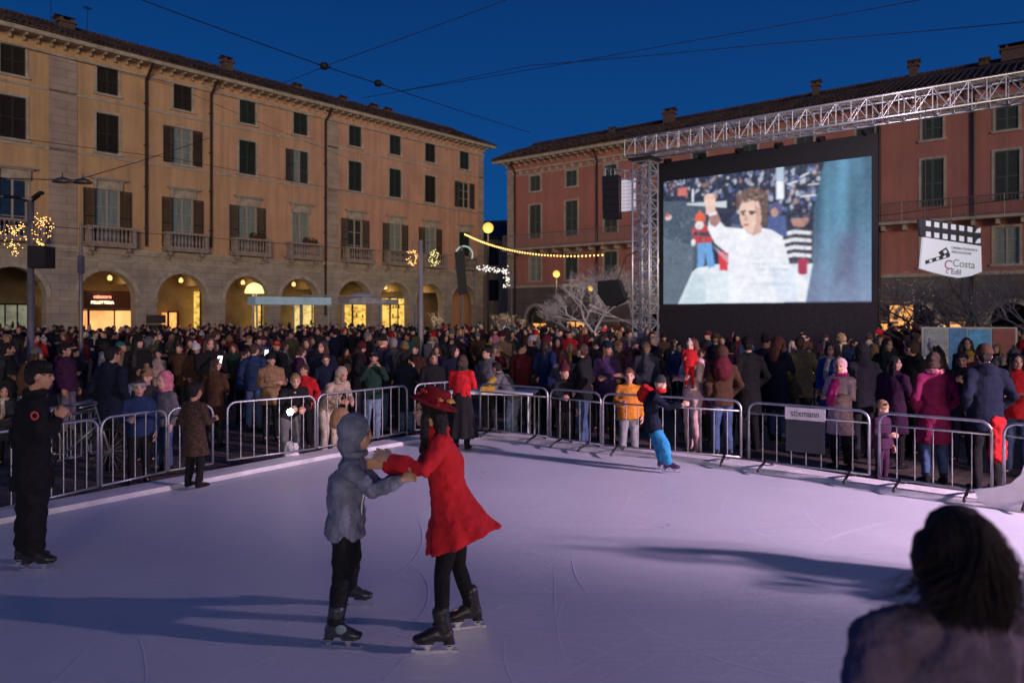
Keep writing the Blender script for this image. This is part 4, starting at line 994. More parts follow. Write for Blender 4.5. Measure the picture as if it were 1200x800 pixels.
# --- child in blue jeans leaning back
R = V((PX(782, 9.76), 9.76, 0))
J = jfrom(R, dict(pel=(766, 499, 9.76), waist=(763, 488, 9.76), chest=(763, 474, 9.76), neck=(769, 461, 9.74), head=(774, 450, 9.72),
    shR=(768, 468, 9.58), elR=(784, 477, 9.5), wrR=(799, 474, 9.45), shL=(764, 466, 9.9), elL=(779, 472, 9.95), wrL=(795, 474, 9.75),
    hiR=(767, 502, 9.70), knR=(779, 524, 9.62), anR=(783, 541, 9.66), toR=(797, 546, 9.6), hiL=(765, 501, 9.82), knL=(773, 523, 9.86), anL=(776, 538, 9.9), toL=(790, 543, 9.86)), (.8, -.6, -.05), .82)
jc = empty('person', R, 0, 'child skater in baggy bright blue jeans leaning backwards near the far barriers with arms out', 'person')
link('body', body_mesh(J, .7, .011, .5, 'relaxed'), jc, SKIN); link('jacket', coat_mesh(J, .72, 'jacket', .012, .5, fat=1.05), jc, FAB['navy'])
link('jeans', trouser_mesh(J, .74, .012, .5, loose=1.5, wrinkle=1.3), jc, fabric('sky jeans', (.03, .25, .48)))
H = headmat(J); link('beanie', headwear('beanie'), jc, FAB['charcoal'], H @ Matrix.Translation((0, 0, .01)))
mb = MB(); mb.loft([H @ V((math.cos(a)*.075, math.sin(a)*.07, -.1)) for a in np.linspace(0, 2*PI, 13)], [.028]*13, None, 8); link('red_scarf', vox(mb, .008, 'scarf', 1, disp=[(.03, .01)], dec=.5), jc, FAB['red'])
add_face(jc, J); add_skates(jc, J, .86, mat('skate_purple', (.05, .02, .07), .4))
mb = MB(); mb.ell(W(758, 463, 9.95, V((0, 0, 0))), (.14, .1, .12)); mb.ell(W(756, 456, 9.97, V((0, 0, 0))), (.08, .06, .07))
o = link('backpack', vox(mb, .012, 'backpack', 2, disp=[(.06, .03)], dec=.5, org=P(758, 463, 9.95)), None, FAB['red']); o.location = P(758, 463, 9.95); tag(o, 'small red padded backpack on the back of the child in blue jeans', 'backpack')

# --- woman in the foreground, back to the camera
R = V((PX(1125, 1.74), 1.74, 0)); J = std()
for k in J:
    if k not in ('hf', 'hu', 'hs'): J[k] = J[k]*.955
J['hf'] = V((.04, 1, .02)); J['hs'] = .90; J['head'] = V((0, .02, 1.535)); J['neck'].z = 1.385
J['shR'] = V((.2, -.01, 1.33)); J['shL'] = V((-.2, -.01, 1.33)); J['elR'] = V((.26, .0, 1.06)); J['elL'] = V((-.26, .0, 1.06)); J['wrR'] = V((.2, .2, .95)); J['wrL'] = V((-.2, .2, .95))
fw = empty('person', R, 0, 'dark haired woman seen from behind in the right foreground wearing a mauve grey jacket', 'person')
link('body', body_mesh(J, 1.0, .010, .5, 'relaxed'), fw, SKIN); link('jacket', coat_mesh(J, 1.0, 'jacket', .009, None, fat=1.12, wrinkle=1.3), fw, fabric('mauve jacket', (.15, .11, .16), 150))
link('trousers', trouser_mesh(J, 1.0, .014, .5), fw, FAB['black']); add_shoes(fw, J)
H = headmat(J); HD = mat('hair_foreground', (.026, .014, .012), .75, stretch=(40, 40, 1), scale=2, bump=.5, var=.4)
mb = MB(); mb.ell((0, -.02, .03), (.085, .102, .095)); mb.ell((0, -.04, -.05), (.094, .09, .095)); mb.loft([(0, -.045, -.04), (0, -.05, -.10), (0, -.045, -.15)], [(.096, .08), (.094, .07), (.08, .045)], V((1, 0, 0)))
for s_ in (-1, 1): mb.ell((s_*.078, .0, -.02), (.026, .05, .075))
HWF = vox(mb, .005, 'hair', 4, disp=[(.05, .018), (.015, .004)])
link('long_hair', HWF, fw, HD, H)
mb = MB(); rs = random.Random(3)
for k in range(1500):                                   # loose strands over the hair mass
    a = rs.uniform(PI*1.0, PI*2.0); zz_ = rs.uniform(-.01, .118); kz_ = max(.05, 1-((zz_-.02)/.105)**2)**.5; st = V((math.cos(a)*.082*kz_, math.sin(a)*.098*kz_-.015, zz_)); wv = rs.uniform(-.005, .005); L_ = rs.uniform(.10, .17)+max(0, zz_)*.8; out_ = max(1.1, .094/max(.03, .085*kz_))*rs.uniform(1.0, 1.08)
    pts = []
    for i in range(9):
        t = i/8; rad = (1+(out_-1)*min(1, t*2.0)**.6); q = V((st.x*rad+wv*math.sin(t*5+k)+.012*math.sin(t*6+a*3), st.y*rad-.02+.006*math.sin(t*5+k*2), st.z-t*L_))
        if k % 14 == 0 and t > .4: q += V((-1 if st.x < .03 else .4, 0, .1))*(t-.4)*rs.uniform(.1, .28)
        pts.append(H @ q)
    mb.tube(pts, [.0016]*6+[.0013, .0009, .0005], 3, caps=False)
mb.build('loose_strands', HD, fw, True)
# --- two skaters just out of frame on the right whose shadows reach across the ice
for (x, y, rz, ps, ct, cc, lb) in ((5.35, 5.17, 100, 'raised', 'puffer', 'maroon', 'skater in maroon puffer waving from the right side of the rink'), (4.75, 4.98, 60, 'child', 'parka', 'navy', 'skater in navy parka with arms folded at the right side of the rink')):
    person(ps, ct, FAB[cc], 'beanie', FAB['grey'], FAB['black'], (x, y), 0, math.radians(rz), 1.0, label=lb)

# --- people at the barriers: (x px, head-top y, depth, facing deg, pose, coat, colour, headwear, colour, hair, trousers, skin, label)
DEG = math.radians
NEAR = [
 (131, 405, 10.6, 75, 'pockets', 'parka', 'navy', 'short hair', 'dark', None, 'black', 'tall man in navy parka seen from behind beyond the left barrier'),
 (163, 443, 9.9, 300, 'child', 'jacket', 'dark blue', 'headband', 'pale grey', 'short hair', 'black', 'boy in dark blue jacket and pale blue headband behind the left barrier'),
 (172, 425, 11.3, 280, 'child', 'puffer', 'charcoal', 'bobble hat', 'tan', None, 'navy', 'child in charcoal puffer with tan bobble hat behind the boy with the headband'),
 (192, 436, 10.7, 250, 'child', 'puffer', 'grey', 'hood', 'pink', None, 'denim', 'child in grey puffer with bright pink hood near the left barrier'),
 (228, 447, 8.75, 70, 'child', 'long', 'fur', 'short hair', 'dark', None, 'black', 'girl in dark brown mottled fur coat standing in the gap between the left barriers'),
 (340, 436, 10.9, 300, 'lean', 'vest', 'black', 'short hair', 'blond', None, 'grey', 'blond man leaning over the left barrier in a black vest'),
 (386, 430, 11.5, 320, 'lean', 'jacket', 'beige', 'hood', 'beige', None, 'cream', 'person in beige hooded jacket bending over the barrier with a tan bag'),
 (357, 428, 12.4, 260, 'pockets', 'jacket', 'red', 'short hair', 'brown', None, 'black', 'person in bright red jacket behind the blond man at the barrier'),
 (541, 415, 11.45, 75, 'folded', 'jacket', 'red', 'bob hair', 'brown', None, 'black', 'woman in red jacket and long black skirt standing on the ice at the far corner'),
 (600, 425, 13.0, 150, 'lean', 'jacket', 'grey', 'short hair', 'dark', None, 'light denim', 'person in grey jacket and pale jeans bending over the white table'),
 (683, 402, 12.4, 160, 'pockets', 'puffer', 'black', 'short hair', 'brown', None, 'denim', 'man in black puffer and blue jeans side on at the far barrier'),
 (661, 424, 12.3, 290, 'child', 'jacket', 'black', 'bobble hat', 'maroon', None, 'charcoal', 'child in black jacket with maroon bobble hat beside the man in blue jeans'),
 (711, 400, 13.0, 280, 'folded', 'jacket', 'purple', 'beanie', 'navy', 'long hair', 'black', 'woman in purple jacket with navy beanie and long hair at the far barrier'),
 (737, 430, 11.5, 265, 'child', 'puffer', 'orange', 'short hair', 'red', None, 'pale grey', 'child in orange puffer coat behind the barrier left of the skater in blue jeans'),
 (812, 394, 11.9, 200, 'folded', 'jacket', 'pale pink', 'long hair', 'red', None, 'pale pink', 'woman in pale pink holding up a small child in red behind the far barrier'),
 (846, 405, 11.6, 100, 'pockets', 'jacket', 'brown', 'hood', 'brown', None, 'denim', 'person in brown hooded jacket and jeans with a backpack, back turned, at the far barrier'),
 (877, 389, 12.4, 100, 'pockets', 'long coat', 'black', 'beanie', 'black', None, 'black', 'tall person in long black coat and black beanie facing the screen'),
 (897, 390, 14.0, 40, 'phone', 'jacket', 'charcoal', 'bun', 'dark', None, 'charcoal', 'woman in charcoal jacket with dark bun looking right below the screen'),
 (912, 389, 13.2, 30, 'phone', 'long coat', 'navy', 'long hair', 'red', None, 'denim', 'woman in long navy coat with auburn hair holding a phone below the screen'),
 (938, 386, 13.2, 95, 'pockets', 'parka', 'olive', 'short hair', 'brown', None, 'charcoal', 'man in olive parka seen from behind below the screen'),
 (985, 420, 10.9, 215, 'folded', 'long coat', 'pale pink', 'hood', 'pale pink', None, 'black', 'woman in long pale pink coat with pink head scarf behind the barrier with the banner'),
 (1011, 402, 11.6, 95, 'pockets', 'parka', 'charcoal', 'hood', 'charcoal', None, 'charcoal', 'person in charcoal parka with hood behind the woman in pink'),
 (1033, 470, 9.7, 300, 'child', 'puffer', 'plum', 'beanie', 'tan', None, 'plum', 'small child in plum puffer and round tan hat at the right barrier'),
 (1047, 416, 10.9, 30, 'turned', 'long coat', 'plum', 'long hair', 'dark', None, 'black', 'woman in long plum coat with dark hair looking right'),
 (1069, 398, 11.8, 190, 'turned', 'parka', 'black', 'short hair', 'brown', None, 'black', 'bearded looking man in black parka facing left by the right barrier'),
 (1095, 412, 9.9, 80, 'pockets', 'long coat', 'magenta dark', 'bob hair', 'brown', None, 'denim', 'woman with brown bob in dark magenta coat and pink scarf, her back turned'),
 (1128, 412, 11.2, 230, 'phone', 'jacket', 'black', 'short hair', 'dark', None, 'navy', 'dark haired person in black jacket between the magenta coat and the big navy coat'),
 (1155, 404, 9.5, 85, 'pockets', 'parka', 'navy', 'beanie', 'brown', None, 'black', 'big man in navy parka and brown beanie seen from behind at the right barrier'),
 (1192, 413, 10.3, 230, 'folded', 'jacket', 'red', 'long hair', 'dark', None, 'denim', 'woman in red jacket with dark hair at the right edge behind the barrier'),
 (1213, 392, 10.8, 260, 'folded', 'puffer', 'maroon', 'bobble hat', 'maroon', None, 'black', 'person in maroon puffer and maroon bobble hat at the far right'),
 (252, 420, 12.6, 80, 'turned', 'long coat', 'brown', 'long hair', 'brown', None, 'charcoal', 'woman in long brown coat behind the girl in the fur coat'),
 (298, 402, 14.2, 85, 'pockets', 'jacket', 'dark blue', 'short hair', 'brown', None, 'denim', 'man in dark blue jacket seen from behind in the crowd above the left barrier'),
 (318, 414, 13.2, 290, 'folded', 'parka', 'tan', 'beanie', 'black', None, 'black', 'person in tan parka and black beanie behind the leaning blond man'),
]
FAB['fur'] = mat('fabric_mottled_fur', (.10, .055, .035), .95, col2=(.02, .012, .01), scale=42, bump=1.0, bscale=60, det=2)
FAB['magenta dark'] = fabric('dark magenta', (.20, .012, .07))
placed = []
for (x, yt, D, face, ps, ct, cc, hw, hcn, hr, tr, lb) in NEAR:
    onrim = 'gap between' in lb or 'standing on the ice' in lb; zb = 0.05 if 'gap' in lb else (0 if onrim else -.18)
    Ht = CZ-(yt-HY)*D/F-zb; base = 1.24 if ps == 'child' else (1.61 if ps == 'lean' else 1.755); sc = Ht/base
    if ps != 'child': sc = max(.82, min(1.08, sc))
    else: sc = max(.72, min(1.16, sc))
    hc = HAIRC[hcn] if hcn in HAIRC and 'hair' in hw or hw == 'bun' else FAB[hcn]
    hair = None
    if hr: hair = (hr, HAIRC['brown'])
    elif hw in ('beanie', 'bobble hat', 'cap'): hair = ('short hair', HAIRC['dark'])
    c_ = 'long coat' if ct == 'long' else ct
    p_ = person(ps, c_, FAB[cc], hw, hc, FAB[tr], (PX(x, D), D), zb, DEG(face-90), sc, skin=SKIN2 if len(lb) % 3 == 0 else SKIN, label=lb, hair=hair)
    placed.append((PX(x, D), D))
    if 'black skirt' in lb:
        Jp = lib(ps)['J']; mb = MB(); fluted(mb, [Jp['waist'], Jp['pel']-V((0, 0, .05)), V((0, 0, .6)), V((0, 0, .22))], [(.15, .12), (.2, .16), (.25, .2), (.32, .27)], (1, 0, 0), 10, .08)
        link('skirt', vox(mb, .015, 'skirt', 2, dec=.5), p_, FAB['black']); mb = MB(); mb.loft([Jp['neck']+V((math.cos(a)*.09, math.sin(a)*.085, .03)) for a in np.linspace(0, 2*PI, 13)], [.04]*13, None, 8)
        link('scarf', vox(mb, .01, 'scarf', 1, dec=.5), p_, FAB['dark green'])
    if 'pink scarf' in lb or 'pale pink coat' in lb:
        Jp = lib(ps)['J']; mb = MB(); mb.loft([Jp['neck']+V((math.cos(a)*.085, math.sin(a)*.08, .04)) for a in np.linspace(0, 2*PI, 13)], [.036]*13, None, 8)
        if 'pale' in lb: mb.loft([V((0, .13, 1.42)), V((.03, .2, 1.2)), V((.05, .22, 1.02))], [(.07, .03), (.09, .03), (.07, .03)], V((1, 0, 0)))
        link('scarf', vox(mb, .01, 'scarf', 1, disp=[(.05, .03)], dec=.5), p_, FAB['magenta' if 'pale' in lb else 'pink'])
# held child, bags, phone
o = person('child', 'puffer', FAB['red'], 'bobble hat', FAB['cream'], FAB['red'], (PX(808, 11.66), 11.66), .93, DEG(250-90), .6, label='small child in red held up by the woman in pale pink')
def thing(name, mb, vx, m, loc, label, cat, disp=None, sm=2):
    me = vox(mb, vx, name, sm, disp=disp, dec=.5); o = link(name, me, None, m); o.location = loc; return tag(o, label, cat)
mb = MB(); mb.loft([(0, 0, -.16), (0, 0, 0), (0, 0, .1)], [(.17, .07), (.16, .07), (.10, .05)], V((1, 0, 0))); mb.loft([(-.09, 0, .1), (-.05, 0, .3), (.05, 0, .3), (.09, 0, .1)], [.012]*4, None, 8)
thing('shoulder_bag', mb, .012, FAB['tan'], P(399, 487, 11.05), 'tan leather shoulder bag hanging beside the bending person in beige', 'bag')
mb = MB(); mb.loft([(0, 0, -.2), (0, 0, 0), (0, 0, .16)], [(.13, .06), (.12, .07), (.10, .04)], V((1, 0, 0)))
thing('shopping_bag', mb, .012, FAB['white'], P(341, 533, 10.7), 'white crumpled shopping bag at the foot of the left barrier', 'bag', [(.08, .08)])
mb = MB(); mb.loft([(0, 0, -.28), (0, 0, 0), (0, 0, .22)], [(.11, .06), (.11, .06), (.09, .05)], V((1, 0, 0)))
thing('carrier_bag', mb, .012, FAB['red'], P(1169, 512, 9.15), 'tall red carrier bag behind the right barrier near the navy parka', 'bag', [(.08, .06)])
mb = MB(); mb.ell((0, 0, 0), (.15, .09, .2)); mb.ell((0, -.07, -.05), (.1, .05, .1))
thing('rucksack', mb, .012, FAB['maroon'], P(847, 432, 11.35), 'maroon rucksack worn by the person in the brown hooded jacket', 'backpack', [(.08, .03)])
mb = MB(); mb.box(-.04, .04, -.005, .005, -.075, .075, 0); mb.face([(-.036, -.0062, -.07), (.036, -.0062, -.07), (.036, -.0062, .07), (-.036, -.0062, .07)], 1); mb.box(-.03, -.01, .0055, .008, .04, .06, 1)
PH = mb.mesh('phone', [BLACK, glow('phone_screen', (.9, .95, 1), 4)])
o = link('phone', PH); o.location = P(337, 483, 10.35); o.rotation_euler = (.9, 0, PI*.95); o.scale = (1.3, 1.3, 1.3); tag(o, 'glowing phone in the hands of the blond man leaning on the barrier', 'phone')
mb = MB(); mb.lathe([(.03, 0), (.05, .05), (.03, .08)], (0, 0, 0), 10); o = mb.build('torch', glow('torch_light', (1, .95, .8), 12), None, True); o.location = P(340, 486, 10.2); tag(o, 'small bright white lamp held over the top rail of the left barrier', 'lamp')

# ================================================================== crowd individuals
rs = random.Random(21)
coatn = ['black', 'charcoal', 'navy', 'dark blue', 'grey', 'maroon', 'plum', 'purple', 'brown', 'tan', 'beige', 'olive', 'dark green', 'red', 'teal', 'pink', 'pale grey', 'bright blue', 'mustard', 'cream']
cw = [12, 9, 7, 3, 4, 4, 2.5, .6, 5, 1.5, .8, 1.6, 1.6, 1.0, .3, .4, 1.2, .35, .3, .5]
kinds = ['jacket', 'puffer', 'parka', 'long coat']; kw = [4, 3, 3, 2]
hats = [('short hair', k) for k in HAIRC]+[('long hair', k) for k in HAIRC]+[('bob hair', 'brown'), ('bob hair', 'dark'), ('bob hair', 'blond'), ('bun', 'dark'), ('bun', 'brown')] + \
       [(h, c) for h in ('beanie', 'bobble hat') for c in ('black', 'grey', 'maroon', 'navy', 'red', 'white', 'mustard', 'teal')]+[('cap', 'black'), ('cap', 'navy'), ('cap', 'red'), ('hood', 'grey'), ('hood', 'black'), ('earflap hat', 'red'), ('earflap hat', 'brown')]
hwt = [5, 5, 1.5, 2, 1]+[5, 5, 3, .6, 1.5]+[2, 2, 1.5, 1, 1]+[1.6, 1.2, 1, 1, .8, .8, .4, .4]*2+[1.2, 1, .5, 1, 1, .6, .6]
poses = ['std', 'pockets', 'phone', 'folded', 'raised', 'turned', 'turnedleft', 'slouch', 'lookup', 'arms up']; pw = [2, 3, 1.6, 2.2, .35, 2.4, 2.4, 2.5, 2, .8]
SCARF = {}
def scarf(ps, root, m):
    if ps not in SCARF:
        Jp = lib(ps)['J']; k = lib(ps)['s']; q = MB(); q.loft([Jp['neck']+V((math.cos(a)*.085*k, math.sin(a)*.08*k, .04*k)) for a in np.linspace(0, 2*PI, 13)], [.034*k]*13, None, 8); q.loft([Jp['neck']+V((.04, .10, .0))*k, Jp['neck']+V((.05, .15, -.14))*k, Jp['neck']+V((.05, .15, -.3))*k], [(.045*k, .02*k)]*3, V((1, 0, 0)))
        SCARF[ps] = vox(q, .012, 'scarf', 1, disp=[(.04, .02)], dec=.4)
    link('scarf', SCARF[ps], root, m)
seen = set(); inner = [(e.x, e.y) for e in edge]
def behind_rink(x, y, m):                    # distance outside the rink outline
    best = 1e9; inside = False
    for i in range(len(inner)-1):
        ax, ay = inner[i]; bx, by = inner[i+1]; dx, dy = bx-ax, by-ay; t = max(0, min(1, ((x-ax)*dx+(y-ay)*dy)/(dx*dx+dy*dy)))
        d = math.hypot(x-ax-t*dx, y-ay-t*dy)
        if d < best: best = d; inside = (dx*(y-ay)-dy*(x-ax)) < 0
    return best if not inside else -best
def zone(px, D):
    if px < 95: a = 'left of the orange shop'
    elif px < 165: a = 'before the orange shop'
    elif px < 260: a = 'below the third arch'
    elif px < 375: a = 'below the pale canopy'
    elif px < 470: a = 'before the yellow shops'
    elif px < 560: a = 'by the garland lamp post'
    elif px < 660: a = 'near the red palazzo corner'
    elif px < 735: a = 'before the frosted tree'
    elif px < 790: a = 'by the lattice tower'
    elif px < 900: a = 'below the left screen half'
    elif px < 1025: a = 'below the right screen half'
    elif px < 1110: a = 'before the orange windows'
    else: a = 'near the poster boards'
    return a
OBST = [(PX(754, 24.9), 24.9, .9), (PX(37, 16), 16, .5), (PX(493, 26), 26, .6), (PX(580, 13.2), 13.2, 1.0)]
pts = []
tries = 0
while len(pts) < 262 and tries < 60000:
    tries += 1
    px = rs.uniform(-25, 1225); D = 9.0+16.5*rs.random()**.85; x = PX(px, D)
    d = behind_rink(x, D, 0)
    if d < .95: continue
    mn = .56 if D > 12 else .7
    if px < 420 and D < 12.8 and rs.random() < .6: continue
    if px > 780 and D < 13 and rs.random() < .3: continue
    if any((x-a)**2+(D-b)**2 < mn*mn for a, b in pts): continue
    if any((x-a)**2+(D-b)**2 < .66**2 for a, b in placed): continue
    if any((x-a)**2+(D-b)**2 < c*c for a, b, c in OBST): continue
    if px > 770 and px < 1030 and D > 24.0: continue
    pts.append((x, D))
CAN = V((-.5, 9, 0)); SCR = V((8, 23, 0))
for (x, D) in sorted(pts, key=lambda q: q[1]):
    while True:
        c = rs.choices(coatn, cw)[0]; k = rs.choices(kinds, kw)[0]; h = rs.choices(hats, hwt)[0]
        if (c, k, h) not in seen: seen.add((c, k, h)); break
    child = rs.random() < .07; ps = 'child' if child else rs.choices(poses, pw)[0]
    tgt = CAN if rs.random() < .66 else (SCR if rs.random() < .6 else V((x+rs.uniform(-5, 5), D+rs.uniform(-5, 5), 0)))
    dv = tgt-V((x, D, 0)); rz = math.atan2(dv.y, dv.x)-PI/2+rs.gauss(0, .35)
    sc = rs.gauss(.965, .06); sc = max(.84, min(1.08, sc))
    px = 600+x/D*F
    hn = h[1]+' '+h[0] if 'hair' in h[0] or h[0] == 'bun' else h[1]+' '+h[0]
    lb = '%s in %s %s with %s, %s' % ('child' if child else 'person', c, k, hn, zone(px, D))
    hcol = HAIRC[h[1]] if ('hair' in h[0] or h[0] == 'bun') else FAB[h[1]]
    hair = None
    if h[0] in ('beanie', 'bobble hat', 'cap', 'earflap hat'): hair = (rs.choice(['short hair', 'long hair', 'short hair']), HAIRC[rs.choice(['dark', 'brown', 'blond'])])
    pr_ = person(ps, k, FAB[c], h[0], hcol, FAB[rs.choice(['black', 'denim', 'charcoal', 'navy', 'black', 'grey', 'light denim'])], (x, D), -.18, rz, sc, skin=rs.choice([SKIN, SKIN, SKIN2]), label=lb, group='people in the crowd around the rink', hair=hair, detail=D < 16, shoes=D < 16.5)
    pr_.rotation_euler.x = rs.gauss(0, .035); pr_.rotation_euler.y = rs.gauss(0, .035)
    if ps == 'phone' and D < 18:
        ph_ = link('phone', PH); ph_.matrix_basis = Matrix.Translation((x, D, -.18)) @ Matrix.Rotation(rz, 4, 'Z') @ Matrix.Scale(sc, 4) @ Matrix.Translation((0, .36, 1.36)) @ Matrix.Rotation(PI, 4, 'Z') @ Matrix.Rotation(.35, 4, 'X'); tag(ph_, 'phone held up by the person in %s %s with %s' % (c, k, hn), 'phone', 'phones held up in the crowd')
    if rs.random() < .38: scarf(ps, pr_, FAB[rs.choice(['grey', 'maroon', 'cream', 'black', 'navy', 'pale pink', 'charcoal', 'mustard', 'pale grey'])])
print('crowd', len(pts))
# far part of the crowd, reads as one mass of heads
mats_ = [FAB[k] for k in ('black', 'navy', 'maroon', 'charcoal', 'brown', 'plum')]+[SKIN, HAIRC['dark'], HAIRC['brown'], FAB['red'], FAB['white'], FAB['teal']]
mb = MB(); k = 0; cells = set(); tries = 0
while k < 620 and tries < 20000:
    tries += 1
    D = 24.5+rs.random()**1.2*17; px = rs.uniform(-40, 1240); x = PX(px, D)
    tl = x*.7536*0; cell = (int(x/.62), int(D/.62))
    if cell in cells: continue
    if (x+.872*0) is None: continue
    # stay in front of both facades
    if (D*.872-x) > CL*1.0-2.2 or (x+1.256*D) > CR-2.5: continue
    if 745 < px < 1060 and D > 23.5 and D < 29: continue
    cells.add(cell); k += 1
    s = rs.uniform(.9, 1.06); a = rs.uniform(0, 2*PI); z = -.18; ca, sa = math.cos(a), math.sin(a); la = V((ca, sa, 0)); cm = rs.choice([0, 0, 1, 2, 3, 4, 5, 0, 1])
    if rs.random() < .025: cm = 9
    mb.loft([(x, D, z+.1*s), (x, D, z+.8*s), (x, D, z+1.1*s), (x, D, z+1.38*s), (x, D, z+1.5*s)], [(.16, .11), (.2, .14), (.19, .14), (.21, .12), (.08, .08)], la, 8, cm)
    fw_ = V((-sa, ca, 0)); R3 = Matrix.Rotation(a, 3, 'Z')
    mb.ell(V((x, D, z+1.62*s))+fw_*.02, (.075, .09, .11), R3, 8, 6, 6); mb.ell(V((x, D, z+1.655*s))-fw_*.02, (.088, .1, .1), R3, 8, 6, rs.choice([7, 7, 8, 8, 0, 7, 8, 3, 1, 2, 0, 7, 8, 9, 10, 7, 8, 0, 8, 11]))
    for sd in (-1, 1): mb.loft([V((x, D, z+1.4*s))+la*sd*.2, V((x, D, z+1.1*s))+la*sd*.25, V((x, D, z+.95*s))+la*sd*.2+fw_*.12], [.06, .055, .045], None, 6, cm)
o = mb.build('distant_crowd', mats_, None, True); tag(o, 'dense mass of distant spectators filling the square below the palazzi', 'crowd', None, 'stuff')
# ================================================================== barriers
def barrier(p0, p1, label, h=.9, zb=0.0, feet=True, second=True, n=None, m=STEEL, group='crowd barriers round the rink'):
    p0 = V(p0); p1 = V(p1); d = p1-p0; w = d.length; rz = math.atan2(d.y, d.x)
    o = empty('crowd_barrier', (p0.x, p0.y, zb), rz, label, 'barrier', group); r = .12; b = .10
    mb = MB(); pts = [(0, 0, b), (0, 0, h-r)]+[(r-r*math.cos(a), 0, h-r+r*math.sin(a)) for a in (PI/8, PI/4, 3*PI/8, PI/2)]+[(w-r+r*math.sin(a), 0, h-r+r*math.cos(a)) for a in (0, PI/8, PI/4, 3*PI/8, PI/2)]+[(w, 0, b)]
    mb.tube(pts, .0165, 8); mb.tube([(0, 0, b), (w, 0, b)], .014, 8); mb.build('frame', m, o, True)
    mb = MB()
    if second: mb.tube([(.0, 0, h-.14), (w, 0, h-.14)], .013, 6)
    n = n or max(4, int(w/.17))
    for i in range(1, n): x = w*i/n; mb.tube([(x, 0, b), (x, 0, h-.14 if second else h-.01)], .0072, 6, caps=False)
    mb.build('bars', m, o, True)
    if feet:
        for x in (.22, w-.22):
            mb = MB(); mb.tube([(x, -.28, .012), (x, -.2, .05), (x, 0, .1), (x, .2, .05), (x, .28, .012)], .018, 6); mb.build('foot', DSTEEL, o, True)
    return o
def gp(x, y): g = G(x, y); return (g.x, g.y)
BR = [((-70, 630), (30, 606), 'barrier at the left edge behind the man in black'), ((32, 606), (116, 585), 'barrier just right of the man in black'), ((120, 584), (196, 566), 'barrier in front of the boy with the headband'),
      ((198, 565), (250, 556), 'short barrier behind the girl in the fur coat'), ((267, 552), (370, 537), 'barrier with the blond man leaning on it'), ((373, 536), (478, 516), 'barrier behind the hooded child skater'),
      ((487, 514), (533, 508), 'short barrier behind the flowered hat'), ((562, 512), (641, 522), 'barrier in front of the person bending over the white table'), ((644, 523), (703, 532), 'barrier in front of the man in blue jeans'),
      ((706, 533), (868, 548), 'long barrier behind the skater in blue jeans'), ((877, 551), (1018, 570), 'barrier carrying the white lettered banner'), ((1030, 573), (1162, 592), 'barrier in front of the dark magenta coat'), ((1176, 594), (1290, 612), 'barrier at the right edge beside the white panel')]
for i, (a, b, lb) in enumerate(BR):
    A = V(gp(*a)).to_3d(); B_ = V(gp(*b)).to_3d(); nrm = (B_-A).normalized(); nrm = V((-nrm.y, nrm.x, 0))
    barrier(A+nrm*.02, B_+nrm*.02, lb, zb=.045, feet=i > 6, second=i > 6, n=6 if i < 3 else None, h=.87)
for a, b, lb in (((300, 451), (395, 434), 'rear barrier behind the blond man'), ((398, 434), (486, 420), 'rear barrier with grey railings left of the lamp post'), ((806, 444), (905, 446), 'rear barrier below the screen, left one'), ((908, 446), (1010, 449), 'rear barrier below the screen, right one'),
                 ((20, 486), (112, 468), 'rear barrier beside the hands of the man in black'), ((58, 478), (118, 470), 'rear barrier near the parked bicycle')):
    Da = (CZ+.18-.9)*F/(a[1]-HY); Db = (CZ+.18-.9)*F/(b[1]-HY); Da = min(Da, 15.2); Db = min(Db, 16)
    barrier((PX(a[0], Da), Da, 0), (PX(b[0], Db), Db, 0), lb, .9, -.18, group='barriers standing among the crowd')
# banner on the barrier
A = V((*gp(921, 557), 0)); B_ = V((*gp(968, 563), 0)); d = (B_-A).normalized(); w_ = (B_-A).length; rz = math.atan2(d.y, d.x)
ban = empty('barrier_banner', (A.x, A.y, 0), rz, 'white banner with black lettering over a dark sheet, tied to a barrier', 'banner')
ban.location = ban.location+V((d.y, -d.x, 0))*.035
mb = MB(); mb.box(0, w_, -.004, .004, .745, .90); mb.build('banner_strip', mat('banner_white', (.75, .7, .72), .6), ban)
mb = MB(); mb.box(0.01, w_-.01, -.003, .003, .33, .742); mb.build('dark_sheet', mat('banner_dark', (.05, .05, .06), .7), ban)
link('lettering', textmesh('stixmann', .12, .001, .0), ban, BLACK, Matrix.Translation((w_/2, -.008, .79)) @ Matrix.Rotation(PI/2, 4, 'X') @ Matrix.Scale(w_/.56*.92, 4, V((1, 0, 0))))
# curved white panel at the right edge
mb = MB(); prof = []
for k in range(13):
    a = PI/2*k/12; prof.append((.42*(1-math.sin(a)), .05+.42*(1-math.cos(a))))
poly = [(x_, z_) for x_, z_ in prof]
mb = MB(); poly = [(.0, .18), (.03, .08), (.12, .01), (.3, 0), (1.3, 0), (1.3, .55), (.46, .55), (.42, .40), (.33, .29), (.2, .235)]
mb.prism(poly, -.02, .02); g = G(1142, 592); o = mb.build('skating_aid', mat('white_plastic', (.8, .76, .78), .35, var=.1), None); o.location = (g.x, g.y, .0); o.rotation_euler = (0, 0, math.radians(-38)); tag(o, 'curved white plastic panel standing on the ice at the right edge', 'panel')
